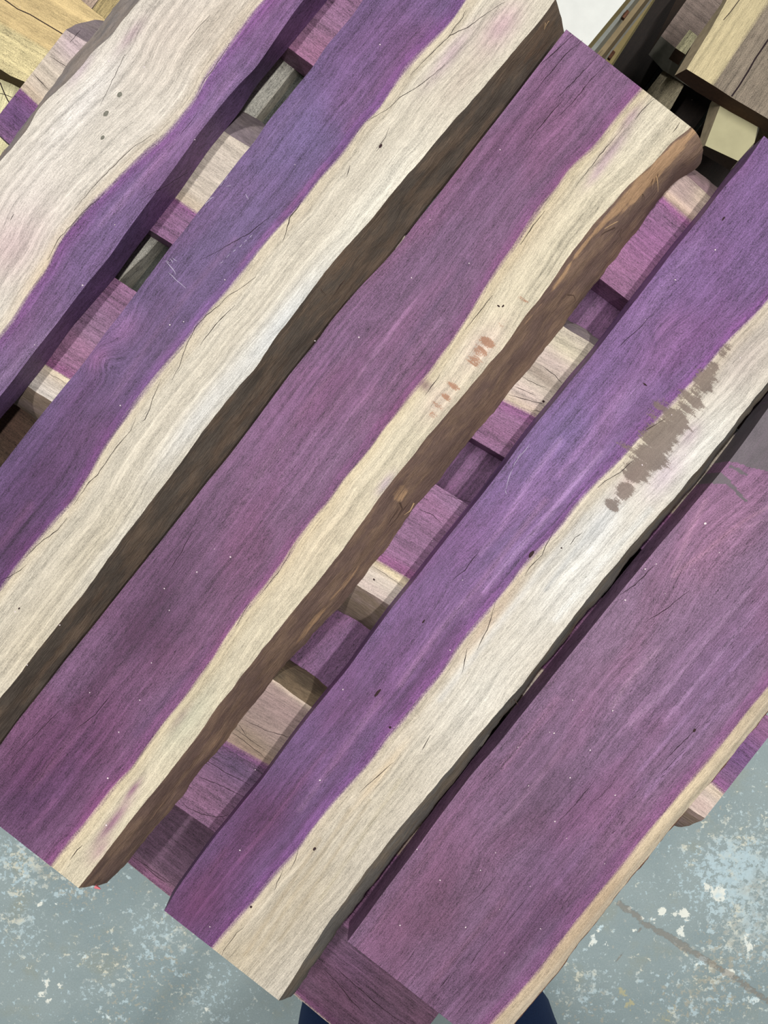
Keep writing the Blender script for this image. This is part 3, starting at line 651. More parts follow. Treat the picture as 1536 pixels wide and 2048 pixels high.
B4 = Board('live_edge_board', 'purple and whitish board with a long brown scorch stain across its cream side', 'along', ZT, 0.050, (-729, 1231),
      b4_left, b4_heart, b4_right, 'second', b4_lbot, b4_rbot, bulge=True, tuck=-0.0005, heart=(112, 78, 126), sapc=(200, 186, 162),
      hblobs=[(1330, 600, 170, 80, (122, 84, 136), .8), (1430, 420, 120, 70, (112, 78, 124), .7), (1130, 880, 120, 70, (114, 88, 138), .8), (1000, 1060, 120, 50, (116, 90, 138), .7), (860, 1230, 150, 80, (116, 76, 122), .7), (700, 1430, 150, 80, (104, 66, 108), .7), (520, 1640, 130, 80, (84, 48, 84), .85), (400, 1800, 110, 80, (90, 48, 84), .85), (1250, 800, 90, 24, (146, 108, 158), .6), (1180, 920, 90, 16, (148, 108, 158), .5), (1330, 660, 50, 40, (128, 92, 138), .5), (1060, 1000, 80, 14, (140, 106, 158), .5)],  # dark lower blobs: wood tone plus near-end dimming put into the colour
      hs=[([(1200,905),(1150,965),(1080,1050),(1010,1130),(930,1230)], 6, (156,118,166), .65), ([(1120,880),(1060,960),(1000,1060),(960,1110)], 5, (150,116,164), .6), ([(1090,1000),(1020,1090),(950,1180),(870,1270),(800,1370)], 6, (150,108,152), .6), ([(1150,1010),(1090,1080),(1030,1150)], 6, (92,58,100), .6), ([(960,1190),(900,1270),(850,1340),(790,1420)], 7, (88,54,94), .6), ([(820,1240),(750,1330),(680,1420)], 8, (92,62,98), .6), ([(1290,790),(1230,860),(1170,930)], 6, (98,66,112), .5), ([(1240,790),(1180,870),(1120,950)], 8, (146,108,158), .5), ([(760,1400),(680,1510),(600,1620)], 6, (136,96,136), .5), ([(650,1500),(560,1620),(480,1720)], 6, (112,68,108), .5), ([(700,1520),(620,1630),(540,1730)], 5, (80,46,82), .5), ([(450,1700),(390,1790)], 8, (106,62,100), .5), ([(1480,560),(1400,660),(1330,760)], 9, (98,62,108), .5), ([(1400,480),(1330,570),(1270,650)], 12, (132,96,144), .5), ([(1380,600),(1345,660),(1310,690)], 5, (92,64,106), .6), ([(1310,690),(1300,660),(1312,630)], 4, (92,64,106), .6)],
      ss=[([(1170,1030),(1100,1120),(1020,1220),(950,1310),(880,1400)], 7, (190,186,180), .7), ([(1230,1010),(1160,1090),(1090,1180)], 6, (178,178,176), .7), ([(1080,1100),(1000,1200)], 5, (186,172,150), .5), ([(700,1620),(600,1770),(520,1900)], 5, (166,150,122), .6), ([(740,1600),(650,1740),(560,1880)], 4, (166,150,122), .6), ([(800,1560),(720,1680),(640,1800)], 4, (172,160,132), .6), ([(640,1680),(560,1800),(490,1910)], 5, (168,150,120), .6), ([(1300,1020),(1200,1130),(1110,1240)], 7, (222,220,214), .7)],
      sblobs=[(1490, 720, 100, 50, (178, 160, 150), .75), (1400, 900, 140, 50, (214, 210, 200), .8), (1330, 950, 60, 24, (200, 176, 190), .75), (1380, 870, 30, 16, (190, 160, 176), .6), (1260, 960, 60, 16, (206, 168, 158), .8), (1160, 1130, 160, 60, (214, 211, 203), .85), (1200, 1050, 60, 24, (206, 206, 206), .8), (960, 1390, 140, 60, (212, 205, 190), .7), (760, 1600, 140, 50, (198, 184, 156), .7), (600, 1800, 130, 60, (184, 168, 138), .8), (470, 1920, 90, 60, (182, 164, 130), .8), (980, 1240, 100, 14, (204, 176, 148), .7), (760, 1550, 90, 10, (200, 172, 128), .7)],
      stains=[(1424, 737, 16, 12, .9), (1407, 765, 22, 22, .9), (1380, 800, 26, 28, .85), (1346, 845, 30, 30, .95), (1318, 879, 30, 32, .95), (1298, 916, 28, 32, .95), (1274, 944, 22, 24, .9), (1251, 981, 17, 17, .9), (1227, 1009, 13, 15, .9), (1450, 700, 16, 10, .6), (1320, 820, 26, 20, .55), (1262, 905, 12, 30, .5)],
      stain_col=(112, 96, 88), bumps=[(1330, 670, 60, 40, 0.012), (1150, 930, 120, 40, -0.010), (1290, 560, 70, 40, 0.010), (900, 1150, 80, 40, 0.012), (640, 1400, 70, 40, -0.012)],
      bark=((72, 69, 66), (80, 72, 63)), bark_stain=[(1300, 1050, 200, 30, .35)], bark_stain_col=(108, 92, 74))
B4.cracks([[(1330,838),(1310,850),(1290,862)], [(1265,922),(1240,945),(1210,962),(1195,975)], [(1110,1060),(1095,1085),(1085,1110),(1060,1135),(1050,1152)], [(990,1205),(985,1225),(975,1260),(960,1285),(955,1300)], [(935,1295),(930,1320),(925,1345)],
           [(787,1525),(755,1553),(735,1570),(718,1585)], [(600,1690),(590,1720),(580,1740)], [(568,1735),(555,1765),(548,1785)], [(488,1855),(473,1865),(460,1885),(448,1900),(443,1911)], [(1303,630),(1275,660),(1235,695)], [(960,1100),(930,1140),(905,1160)],
           [(860,1470),(850,1490),(845,1500)], [(1165,1065),(1150,1075),(1140,1090)]], 0.0009)
B4.cracks([[(1025,937),(1018,955),(1012,978)], [(1060,888),(1048,902),(1036,917)], [(1042,906),(1034,920),(1026,934)], [(1010,980),(1014,988)]], 0.0007, SCR, 'scratch')
B4.knots([(1063, 1108, 10, 4), (755, 1386, 11, 3), (1447, 437, 6, 2), (847, 1243, 5, 2), (629, 1698, 5, 3), (780, 1455, 3, 3), (1123, 1096, 2, 2), (502, 1814, 3, 3), (1290, 769, 2, 6)], DARKK)

b5_left = [(1650,668),(1536,816),(1490,881),(1461,919),(1431,957),(1396,998),(1361,1041),(1322,1086),(1279,1138),(1236,1190),(1190,1247),(1145,1303),(1112,1343),(1077,1387),(1041,1432),(995,1490),(946,1545),(904,1600),(865,1652),(841,1686),(810,1728),(771,1779),(730,1836),(693,1885)]
b5_heart = [(1640,1250),(1536,1374),(1499,1418),(1456,1474),(1411,1528),(1370,1575),(1347,1602),(1308,1649),(1263,1705),(1228,1748),(1187,1797),(1151,1843),(1116,1888),(1077,1941),(1034,1991),(985,2046),(900,2140)]
b5_right = [(1640,1310),(1536,1431),(1521,1452),(1486,1496),(1443,1549),(1426,1569),(1387,1614),(1351,1655),(1320,1696),(1292,1731),(1263,1764),(1226,1811),(1195,1852),(1157,1897),(1122,1948),(1102,1972),(1073,2005),(1041,2044),(960,2145)]
b5_rbot = [(1625,1310),(1521,1435),(1471,1500),(1411,1573),(1336,1660),(1298,1710),(1290,1722),(1252,1760),(1180,1856),(1152,1890),(1087,1976),(1026,2048),(945,2150)]
B5 = Board('live_edge_board', 'widest purple board, with narrow cream edge and a grey patch, nearest the open floor', 'along', ZT, 0.050, (-560, 1053),
      b5_left, b5_heart, b5_right, 'second', None, b5_rbot, heart=(122, 88, 120), sapc=(200, 178, 142),
      hblobs=[(1430, 1080, 160, 90, (140, 104, 134), .8), (1250, 1260, 170, 90, (132, 98, 126), .7), (1420, 1350, 170, 60, (124, 88, 128), .6), (1050, 1520, 150, 90, (108, 74, 104), .7), (1080, 1620, 80, 40, (92, 64, 88), .7), (860, 1820, 150, 90, (104, 68, 94), .8), (1080, 1830, 150, 60, (92, 60, 94), .75), (1150, 1640, 160, 40, (112, 74, 112), .6), (960, 1960, 110, 60, (100, 64, 96), .6)],  # lower blobs darkened partly to paint in the weaker light near the person
      hs=[([(1347,1152),(1356,1125),(1368,1095),(1380,1062),(1388,1045),(1412,1000)], 4.5, (158,120,148), .7), ([(1347,1152),(1375,1128),(1410,1104),(1450,1070),(1490,1040),(1540,1012)], 4.5, (158,118,144), .7), ([(1372,1140),(1430,1094),(1480,1058),(1540,1036)], 3, (152,116,144), .5), ([(1225,1415),(1245,1378),(1278,1336),(1318,1298)], 5, (150,114,142), .65), ([(1500,1180),(1420,1270),(1340,1370),(1260,1450)], 5, (158,120,156), .55), ([(1536,1190),(1470,1270),(1400,1360),(1330,1440)], 5, (158,120,160), .55), ([(1540,1260),(1450,1350),(1360,1450),(1280,1540)], 4, (150,112,156), .55), ([(1130,1490),(1060,1580),(990,1660)], 6, (128,92,120), .5), ([(1120,1760),(1040,1850),(960,1940)], 6, (126,86,122), .6), ([(1010,1800),(930,1890),(870,1960)], 6, (132,90,120), .5), ([(1112,1398),(1062,1463),(1005,1535)], 8, (152,104,140), .6), ([(1290,1560),(1200,1660),(1110,1770)], 6, (128,90,132), .5), ([(1350,1300),(1260,1400),(1170,1500)], 5, (110,80,110), .5), ([(1430,1300),(1330,1410),(1240,1510)], 5, (112,80,114), .5), ([(1500,1100),(1400,1200),(1330,1280)], 6, (122,90,120), .5), ([(900,1650),(820,1760),(750,1860)], 6, (122,86,112), .5), ([(1240,1700),(1160,1790),(1080,1890)], 6, (84,54,88), .5), ([(1460,1400),(1380,1490),(1290,1590)], 5, (148,108,152), .5)],
      sblobs=[(1380, 1590, 200, 60, (204, 184, 148), .7), (1200, 1800, 100, 20, (178, 148, 114), .7), (1120, 1890, 120, 40, (182, 156, 122), .7), (1000, 2020, 90, 40, (190, 166, 132), .6)],
      stains=[('poly', [(1455,921),(1478,925),(1492,932),(1520,938),(1545,944),(1610,940),(1640,780),(1560,760),(1500,860)], 1.0), ('poly', [(1438,943),(1459,955),(1466,970),(1482,985),(1492,1002),(1475,990),(1460,972),(1450,968),(1422,968)], .9), ('poly', [(1462,930),(1476,936),(1496,952),(1490,952),(1470,942),(1458,934)], .8)],
      stain_col=(98, 94, 96), bumps=[(1400, 1090, 120, 70, 0.020), (1220, 1380, 90, 40, 0.010), (980, 1700, 60, 60, 0.010)],
      bark=((96, 66, 52), (110, 76, 58)), bevel=(0.48, 0.009))
B5.cracks([[(1400,1450),(1350,1500),(1330,1520)], [(1370,1500),(1340,1530),(1320,1550)], [(1230,1560),(1205,1590),(1180,1610)], [(900,1950),(880,1975)], [(1310,1130),(1270,1170),(1240,1190)], [(1380,1180),(1330,1220),(1290,1245)], [(990,1755),(960,1790),(930,1815)]], 0.0009)
B5.cracks([[(1376,1475),(1366,1485)], [(1360,1491),(1352,1499)], [(1346,1504),(1340,1511)], [(1420,1440),(1412,1447)], [(1374,1504),(1364,1514)], [(1358,1520),(1350,1528)], [(1344,1534),(1336,1542)], [(1330,1549),(1322,1557)], [(1470,1290),(1464,1298)], [(1250,1640),(1240,1650)], [(1232,1660),(1224,1668)], [(1190,1560),(1150,1610),(1120,1640)], [(1050,1800),(1010,1850)], [(830,1900),(815,1925)], [(960,1900),(940,1930)]], 0.0007)
B5.knots([(1389, 1461, 5, 3)], DARKK)

# ------------------------------------------------------------------ second layer: cross planks under the boards
Z2 = ZT + 0.0502
A_ = Board('cross_plank', 'topmost cross plank under the boards, purple with pinkish bark-edged strip at upper right', 'cross', Z2, 0.050, (330, 2020),
      [(1000,55),(1371,347),(1404,377),(1418,392),(1700,610)], [(980,110),(1330,398),(1363,427),(1380,441),(1680,670)], [(578,96),(624,130),(1197,555),(1257,601),(1600,870)], 'first',
      [(1000,35),(1373,328),(1406,352),(1435,375),(1710,590)], None, heart=(134, 92, 126), sapc=(172, 138, 130),
      hblobs=[(620, 80, 90, 60, (140, 96, 122), .6), (1300, 470, 90, 60, (128, 84, 128), .7)], sblobs=[(1350, 400, 60, 8, (210, 180, 160), .8), (1405, 390, 20, 30, (196, 172, 140), .7)],
      bark=((112, 92, 96), (96, 80, 80)), group=None, round_=0.3)
B_ = Board('cross_plank', 'second cross plank, pinkish cream and purple, its cut end showing at left', 'cross', Z2, 0.050, (140, 2020),
      [(125,56),(174,84),(468,276),(493,291),(1127,653),(1190,691),(1500,890)], [(45,182),(74,211),(355,396),(400,427),(1008,801),(1077,836),(1400,1070)], [(0,270),(16,287),(300,460),(346,489),(942,875),(1011,916),(1330,1130)], 'first',
      [(150,15),(182,30),(205,42),(487,222),(527,247),(1131,637),(1168,656),(1200,682),(1500,875)], None, heart=(126, 86, 122), sapc=(196, 176, 150),
      hblobs=[(30, 230, 60, 50, (100, 62, 112), .9), (320, 455, 60, 30, (140, 94, 136), .7), (1000, 860, 100, 50, (136, 94, 128), .6)],
      sblobs=[(150, 90, 50, 40, (190, 160, 172), .8), (60, 170, 60, 30, (196, 172, 150), .6), (440, 330, 80, 60, (192, 176, 160), .7), (1130, 700, 60, 26, (196, 184, 146), .8), (1100, 720, 80, 26, (186, 158, 152), .7), (1075, 745, 80, 14, (150, 128, 110), .8), (1050, 790, 80, 22, (204, 176, 166), .8)],
      bark=((96, 86, 90), (108, 98, 98)), round_=0.3)
B_.cracks([[(1041,752),(1073,769),(1092,776)], [(1030,772),(1053,783),(1073,791)], [(1016,789),(1057,801),(1092,808)], [(1085,733),(1110,750),(1124,766)], [(67,148),(83,165),(97,180)], [(100,112),(118,124),(134,134)], [(1062,820),(1085,824)]], 0.0009)
B_.knots([(1087, 803, 3, 3)], DARKK)
C_ = Board('cross_plank', 'third cross plank, purple and cream, its end overhanging the floor at right', 'cross', Z2, 0.050, (-40, 2119),
      [(-60,330),(227,554),(273,584),(872,969),(925,1002),(1470,1380)], [(-60,620),(94,729),(139,756),(755,1122),(816,1157),(1428,1567),(1442,1579)], [(-60,690),(56,773),(103,803),(712,1169),(781,1212),(1381,1618),(1406,1634)], 'second',
      None, [(-60,730),(42,818),(72,838),(675,1219),(693,1229),(743,1260),(1357,1655)], heart=(132, 92, 126), sapc=(202, 182, 160),
      hblobs=[(880, 1000, 60, 40, (142, 100, 136), .7), (820, 1100, 60, 50, (126, 82, 116), .7), (160, 690, 90, 60, (136, 98, 124), .7), (1470, 1500, 90, 60, (104, 66, 118), .85)],
      sblobs=[(770, 1135, 100, 9, (222, 204, 160), .9), (745, 1180, 100, 16, (188, 164, 154), .8), (110, 740, 80, 9, (220, 206, 172), .8), (85, 785, 80, 18, (206, 194, 184), .7), (1400, 1610, 60, 26, (184, 152, 144), .8)],
      bark=((88, 76, 66), (102, 88, 84)), round_=0.55)
C_.cracks([[(742,1131),(770,1148),(800,1170)], [(96,746),(115,757),(132,768)], [(1000,1025),(880,985)], [(838,1018),(865,1030),(885,1048)]], 0.0007)
C_.knots([(748, 1159, 3, 2)], DARKK)
D_ = Board('cross_plank', 'nearest cross plank of the second layer, brown pinkish top half and purple lower half', 'cross', Z2, 0.050, (560, 1880),
      [(300,1185),(547,1359),(625,1416),(876,1607),(1150,1810)], [(300,1375),(445,1480),(539,1533),(794,1711),(1100,1925)], [(200,1500),(351,1610),(420,1658),(692,1856),(900,2005)], 'first',
      [(300,1145),(580,1320),(600,1331),(636,1359),(890,1545),(1150,1740)], None, heart=(112, 76, 106), sapc=(150, 118, 108),
      hblobs=[(400, 1600, 60, 40, (132, 88, 118), .8), (470, 1530, 60, 30, (92, 66, 102), .8)],
      sblobs=[(590, 1392, 200, 6, (204, 178, 152), .95), (560, 1420, 90, 26, (150, 118, 116), .7), (500, 1480, 80, 22, (140, 116, 90), .8), (850, 1650, 80, 40, (182, 160, 128), .9)],
      bark=((94, 80, 64), (76, 66, 54)), round_=0.55)
D_.cracks([[(361,1601),(377,1617),(404,1628),(431,1635),(447,1633),(461,1627)], [(470,1457),(500,1480),(530,1500)], [(465,1465),(500,1492),(536,1520)], [(490,1440),(530,1460),(580,1475)], [(400,1555),(440,1570),(490,1595)], [(412,1520),(450,1545),(500,1570)], [(478,1450),(492,1470)]], 0.0008)

# ------------------------------------------------------------------ third layer: boards along again
Z3 = Z2 + 0.0502
E1_ = Board('under_board', 'dark purple board lying deep in the gap right of the central board', 'along', Z3, 0.050, (-520, 985), 1120, None, 1390, 'second',
      heart=(112, 74, 112), group=None)
E2_ = Board('under_board', 'weathered grey board deep in the gap right of the three-knot board', 'along', Z3, 0.050, (-420, 600), 400, None, [(588,139),(512,236),(420,355),(330,465),(313,486),(290,512),(258,540),(239,560),(180,640)], 'second',
      heart=(190, 184, 170), wood=PLAINWOOD, hs=[([(585,141),(510,238)], 4, (206,200,184), .7)])
E2b_ = Board('under_board', 'blackish green board lowest in the gap beside the weathered grey one', 'along', 1.168, 0.030, (-420, 560), 563, None, 690, 'second',
      heart=(92, 93, 86), wood=PLAINWOOD, hblobs=[(320, 520, 60, 20, (60, 60, 54), .8)])
E3_ = Board('under_board', 'dark board hidden under the widest purple board', 'along', Z3, 0.050, (-320, 820), 1760, None, 1930, 'second', heart=(100, 76, 90))
# fourth layer
Z4 = Z3 + 0.0502
G_ = Board('cross_plank', 'lowest purple cross plank with long checks, nearest the jeans at the bottom edge', 'cross', Z4, 0.050, (1150, 1941),
      [(150,1400),(800,1900),(880,1960)], None, [(180,1666),(252,1723),(338,1792),(589,1990),(654,2044),(878,2222)], 'second',
      heart=(94, 64, 86), hblobs=[(700, 1930, 60, 40, (104, 72, 104), .5), (330, 1770, 90, 16, (132, 96, 116), .7), (820, 2000, 90, 40, (96, 66, 86), .6)], ends=ENDG)  # pale strip blob paints the light that comes round the board ends
G_.cracks([[(647,1937),(675,1966),(701,2000),(727,2026)], [(670,1935),(717,1976),(746,2002),(790,2036),(813,2048)], [(262,1712),(290,1730),(320,1752),(355,1776)], [(290,1735),(330,1765)]], 0.0010)
for (s0, s1, c0, c1, lab) in [(200, 355, 300, 1930, 'dark lower cross plank hidden between the second and third cross planks'),
                              (-190, -20, 300, 1930, 'dark lower cross plank hidden below the topmost two cross planks'),
                              (610, 780, 250, 1560, 'brown lower cross plank in the dark gap at the left edge')]:
    Board('lower_plank', lab, 'cross', Z4, 0.050, (c0, c1), s0, None, s1, 'second', heart=(84, 64, 50), ends=ENDG, cat='plank', step=0.01)

# crib timbers carrying the stack, down to the floor
def timber(name, label, group, axis, z0, z1, a0, a1, b0, b1, col):
    u, v = (D2, E2) if axis == 'along' else (E2, D2)
    P = []
    r = 0.004
    prof = [(b0 + r, z0), (b1 - r, z0), (b1, z0 + r), (b1, z1 - r), (b1 - r, z1), (b0 + r, z1), (b0, z1 - r), (b0, z0 + r)]
    V = []; gcv = []
    for a in (a0, a1):
        for (bb, z) in prof:
            q = u * a + v * bb; V.append((q[0], q[1], z)); gcv.append((a + b0, bb + z, z))
    n = len(prof); up = (u[0] * v[1] - u[1] * v[0]) > 0
    Fc = [(i, i + n, (i + 1) % n + n, (i + 1) % n) for i in range(n)] + [tuple(range(n)), tuple(reversed(range(n, 2 * n)))]
    if up: Fc = [tuple(reversed(f)) for f in Fc]
    k = 2 * n
    at = dict(gc=np.array(gcv), hd=-np.ones(k), hc=np.tile(lin(col), (k, 1)), sc=np.tile(lin(col), (k, 1)), st=np.zeros(k), stc=np.zeros((k, 3)))
    o = mesh_obj(name, V, Fc, PLAINWOOD, None, at, None, 20)
    tag(o, label, 'timber', group); return o
zl = [0.3990, 0.30, 0.20, 0.10, 0.0]
for i in range(4):
    ax = 'along' if i % 2 == 0 else 'cross'
    for p in ((-0.52, -0.06, 0.34) if ax == 'along' else (-0.34, -0.02, 0.30)):
        rr = (-0.50, 0.46) if ax == 'along' else (-0.60, 0.46)
        timber('crib_timber', 'rough brown crib timber in the dark under the board stack', 'crib timbers under the stack', ax, zl[i + 1], zl[i], rr[0], rr[1], p, p + 0.11, (86, 66, 50))

# ------------------------------------------------------------------ neighbouring stacks at the top corners
GREYB = plain('grey_bark', (168, 152, 126), 0.85, 90, 0.5)
YSIDE = plain('yellow_sawn_edge', (176, 158, 108), 0.75, 60, 0.3)
GSIDE = plain('grey_sawn_edge', (168, 164, 148), 0.75, 60, 0.3)
TSIDE = plain('tan_sawn_edge', (150, 130, 100), 0.75, 60, 0.35)
WSIDE = plain('white_sawn_edge', (206, 200, 190), 0.75, 60, 0.2)
# right: split slab lying above a block
r1 = prism('split_slab', 'cream and brown slab with a long split and dark sawn end, at the top right corner', 'slab', 1.25, 0.034,
      [(1373,138),(1430,173),(1465,196),(1513,224),(1640,300),(1720,60),(1600,-120),(1480,-60),(1452,4),(1420,61),(1398,97)],
      [(1349,151),(1390,182),(1462,224),(1508,249),(1630,322),(1700,60),(1580,-120),(1464,-60),(1443,7),(1392,77),(1372,112)], [(1373,138),(1480,-20)], heart=(128, 116, 102), sapc=(186, 172, 136),
      border=[(1427,165),(1536,10)], sapsign=1, side=GREYB)
def slab_split(root, Z, pts, wd):
    p = xy_world(pts, Z); n = len(p); t = np.gradient(p, axis=0); t /= np.linalg.norm(t, axis=1)[:, None]; nr = np.stack([-t[:, 1], t[:, 0]], 1)
    V = []; z = H0 - Z + 0.0003
    for i in range(n):
        for k in (-0.5, 0.5): V.append((p[i, 0] + nr[i, 0] * wd * k, p[i, 1] + nr[i, 1] * wd * k, z))
    mesh_obj('crack', V, [(2 * i, 2 * i + 1, 2 * i + 3, 2 * i + 2) for i in range(n - 1)][::1], CRACK, root)
slab_split(r1, 1.25, [(1463,193),(1478,172),(1496,143),(1510,118),(1536,80),(1580,20)], 0.0026)
slab_split(r1, 1.25, [(1447,40),(1460,25),(1480,-2)], 0.0012)
prism('timber_block', 'short cream block under the split slab', 'block', 1.285, 0.034,
      [(1410,291),(1476,322),(1509,285),(1515,256),(1530,215),(1455,175),(1439,215)], [(1393,301),(1460,341),(1503,300),(1517,262),(1528,215),(1440,175),(1420,208),(1398,293)],
      [(1439,215),(1410,291)], heart=(190, 182, 150), sapc=(182, 172, 132), side=GREYB, topm=plain('cream_block_face', (172, 166, 132), .75, 18, .25))
prism('lower_plank', 'grey brown plank with sawn cross grain in the dark gap below the slab', 'plank', 1.50, 0.05,
      [(1373,0),(1322,72),(1351,96),(1420,150),(1500,40),(1430,-60),(1415,-60)], [(1352,0),(1297,109),(1325,140),(1420,200),(1500,60),(1430,-60),(1400,-60)], [(1322,72),(1351,96)], heart=(136, 120, 112), side=plain('dark_grey_side', (140, 136, 126), .8), endm=ENDG)
prism('offcut_block', 'small pale offcut lying on the grey brown plank', 'block', 1.465, 0.035,
      [(1379,59),(1351,96),(1371,109),(1395,72)], None, [(1379,59),(1351,96)], heart=(176, 170, 136), side=GREYB)
prism('lower_plank', 'tan plank deepest in the gap beside the top end of the central board', 'plank', 1.56, 0.05,
      [(1344,118),(1298,177),(1250,240),(1290,290),(1342,217),(1368,171)], None, [(1344,118),(1298,177)], heart=(150, 140, 116), side=GREYB)
# left of it: pile of thin pale sheets
sheets = [([(1252,0),(1180,87),(1140,135)], 1.150, 0.0338, YSIDE, (226, 224, 214)), ([(1270,0),(1193,97),(1150,148)], 1.184, 0.0378, GSIDE, (160, 164, 160)), ([(1291,0),(1209,106),(1165,160)], 1.222, 0.0398, TSIDE, (162, 144, 112)),
          ([(1297,0),(1214,107),(1170,162)], 1.262, 0.0378, WSIDE, (206, 202, 194)), ([(1306,0),(1226,124),(1180,184)], 1.300, 0.050, YSIDE, (150, 134, 92))]
names = ['whitest pale sheet lying on top of the thin sheet pile', 'second sheet of the pale pile, grey sawn edge', 'tan edged sheet in the middle of the pale pile', 'pale sheet with white edge low in the sheet pile', 'yellow edged thick sheet at the bottom of the pale pile']
PALE = plain('pale_sheet_face', (212, 214, 210), 0.7, 30, 0.12)
for (edge, Z, h, sd, col), nm in zip(sheets, names):
    (x0, y0), (x1, y1), (x2, y2) = edge
    dx, dy = x0 - x1, y0 - y1
    top = [(x0 + dx * 1.2, y0 + dy * 1.2), (x0, y0), (x1, y1), (x2, y2), (x2 - 200, y2 - 160), (x0 + dx * 1.2 - 200, y0 + dy * 1.2 - 160)]
    prism('thin_sheet', nm, 'sheet', Z, h, top, None, [(x0, y0), (x1, y1)], heart=col, sapc=col, side=sd, endm=sd, topm=PALE if Z < 1.16 else plain('sheet_face', col, 0.75, 50, 0.3), group='pale sheets piled at the top edge', part='sheet_body')
for (x, y, Z) in [(1250, 27, 1.1835), (1222, 108, 1.2615)]:
    prism('sheet_spacer', 'small brown spacer between the %s sheets' % ('upper' if Z < 1.2 else 'lower'), 'spacer', Z - 0.006, 0.006,
          [(x - 6, y + 6), (x + 4, y - 8), (x + 9, y - 4), (x - 1, y + 10)], None, [(x, y), (x + 6, y - 8)], heart=(84, 52, 34), part='spacer_body')
# top left: yellow planks
y1 = prism('yellow_plank', 'wide yellow cream plank with one long check at the top left corner', 'plank', 1.28, 0.045,
      [(-120,84),(0,138),(22,152),(53,165),(160,245),(250,70),(186,20),(162,0),(60,-80),(-120,-200)], [(-120,108),(0,158),(24,168),(47,180),(150,262),(250,80),(186,22),(162,0),(60,-80),(-120,-200)], [(10,0),(117,63)],
      heart=(200, 186, 142), sapc=(202, 178, 130), border=[(0,52),(125,112)], sapsign=1, endm=plain('ragged_dark_bark', (74, 58, 36), .9, 120, .6), side=plain('ragged_bark', (74, 58, 36), .9, 120, .6))
y2 = prism('yellow_plank', 'lower pale yellow plank with crossing checks at the left edge', 'plank', 1.325, 0.045,
      [(-120,110),(0,150),(120,215),(60,330),(-120,400)], None, [(20,200),(0,260)], heart=(206, 198, 158), sapc=(216, 202, 152), endm=GREYB)
slab_split(y1, 1.28, [(-20,-22),(10,0),(35,18),(60,29),(90,47),(117,63),(150,84)], 0.0016)
slab_split(y2, 1.325, [(0,165),(6,180),(14,198),(24,214)], 0.0018)
slab_split(y2, 1.325, [(0,187),(10,189),(24,195)], 0.0010)
prism('tan_plank', 'tan plank end behind the bark corner of the second cross plank', 'plank', 1.325, 0.045,
      [(183,21),(199,-2),(230,-60),(330,-60),(260,60),(230,60)], None, [(183,21),(199,-2)], heart=(164, 146, 104), endm=GREYB)
prism('pink_plank', 'pinkish grey plank at the very top left beside the yellow plank', 'plank', 1.375, 0.045,
      [(150,-12),(182,18),(205,-12),(225,-60),(170,-60)], None, [(182,18),(199,-2)], heart=(176, 154, 138), endm=GREYB)
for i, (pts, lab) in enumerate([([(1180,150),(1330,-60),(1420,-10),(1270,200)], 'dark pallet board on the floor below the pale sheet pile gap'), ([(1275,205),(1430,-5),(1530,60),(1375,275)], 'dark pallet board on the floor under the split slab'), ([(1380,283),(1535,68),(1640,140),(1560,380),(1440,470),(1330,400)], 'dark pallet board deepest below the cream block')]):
    prism('gap_shade_board', lab, 'board', 1.62, 0.029, pts, None, [pts[0], pts[1]], heart=(30, 22, 18), side=ENDG, group='added boards for gap shade')  # near-black boards added over the floor so the gaps read as deep shade
# crib blocks that carry the neighbouring piles
def crib(cx, cy, ztop, label, group, n=4, z0=0.0):
    p = xy_world([(cx, cy)], H0 - 0.2 if False else 1.45)[0]
    hh = (ztop - z0) / n
    for i in range(n):
        ax = 'along' if i % 2 else 'cross'
        u, v = (D2, E2) if ax == 'along' else (E2, D2)
        a = p @ u; bb = p @ v
        timber('support_block', label, group, ax, z0 + hh * i, z0 + hh * (i + 1), a - 0.09, a + 0.09, bb - 0.06, bb + 0.06, (104, 84, 62))
crib(1600, 150, H0 - 1.319, 'rough support block stacked under the split slab pile', 'support blocks of the right pile', z0=0.0302)
crib(1090, -60, H0 - 1.350, 'rough support block stacked under the pale sheet pile', 'support blocks of the sheet pile')
crib(-70, 170, H0 - 1.37, 'rough support block stacked under the yellow planks', 'support blocks of the yellow pile')

# ------------------------------------------------------------------ torn fibres on the bark edges
def fibre(board, pts, z0, wd=0.0012, col=None):
    p = xy_world(pts, ZT + 0.012); n0 = len(p)
    t0 = np.linspace(0, 1, n0); t = np.linspace(0, 1, 10)
    q = np.stack([np.interp(t, t0, p[:, 0]), np.interp(t, t0, p[:, 1]), board.ztop - 0.012 + z0 * np.sin(t * math.pi)], 1)
    V = []; Fc = []
    for i in range(10):
        r = wd * (1.0 - 0.75 * t[i]) * 0.5
        tg = q[min(i + 1, 9)] - q[max(i - 1, 0)]; tg /= np.linalg.norm(tg); s_ = np.cross(tg, (0, 0, 1)); s_ /= np.linalg.norm(s_)
        for k in range(5):
            th = 2 * math.pi * k / 5; V.append(q[i] + s_ * math.cos(th) * r + np.array([0, 0, 1]) * math.sin(th) * r)
    for i in range(9):
        for k in range(5): Fc.append((5 * i + k, 5 * i + (k + 1) % 5, 5 * i + 5 + (k + 1) % 5, 5 * i + 5 + k))
    Fc += [tuple(range(4, -1, -1)), tuple(range(45, 50))]
    mesh_obj('torn_fibre', V, Fc, col or FIB, board.root)
FIB = plain('pale_torn_fibre', (176, 146, 112), 0.8, 200, 0.3)
DFIB = plain('dark_torn_fibre', (72, 54, 46), 0.8, 200, 0.3)
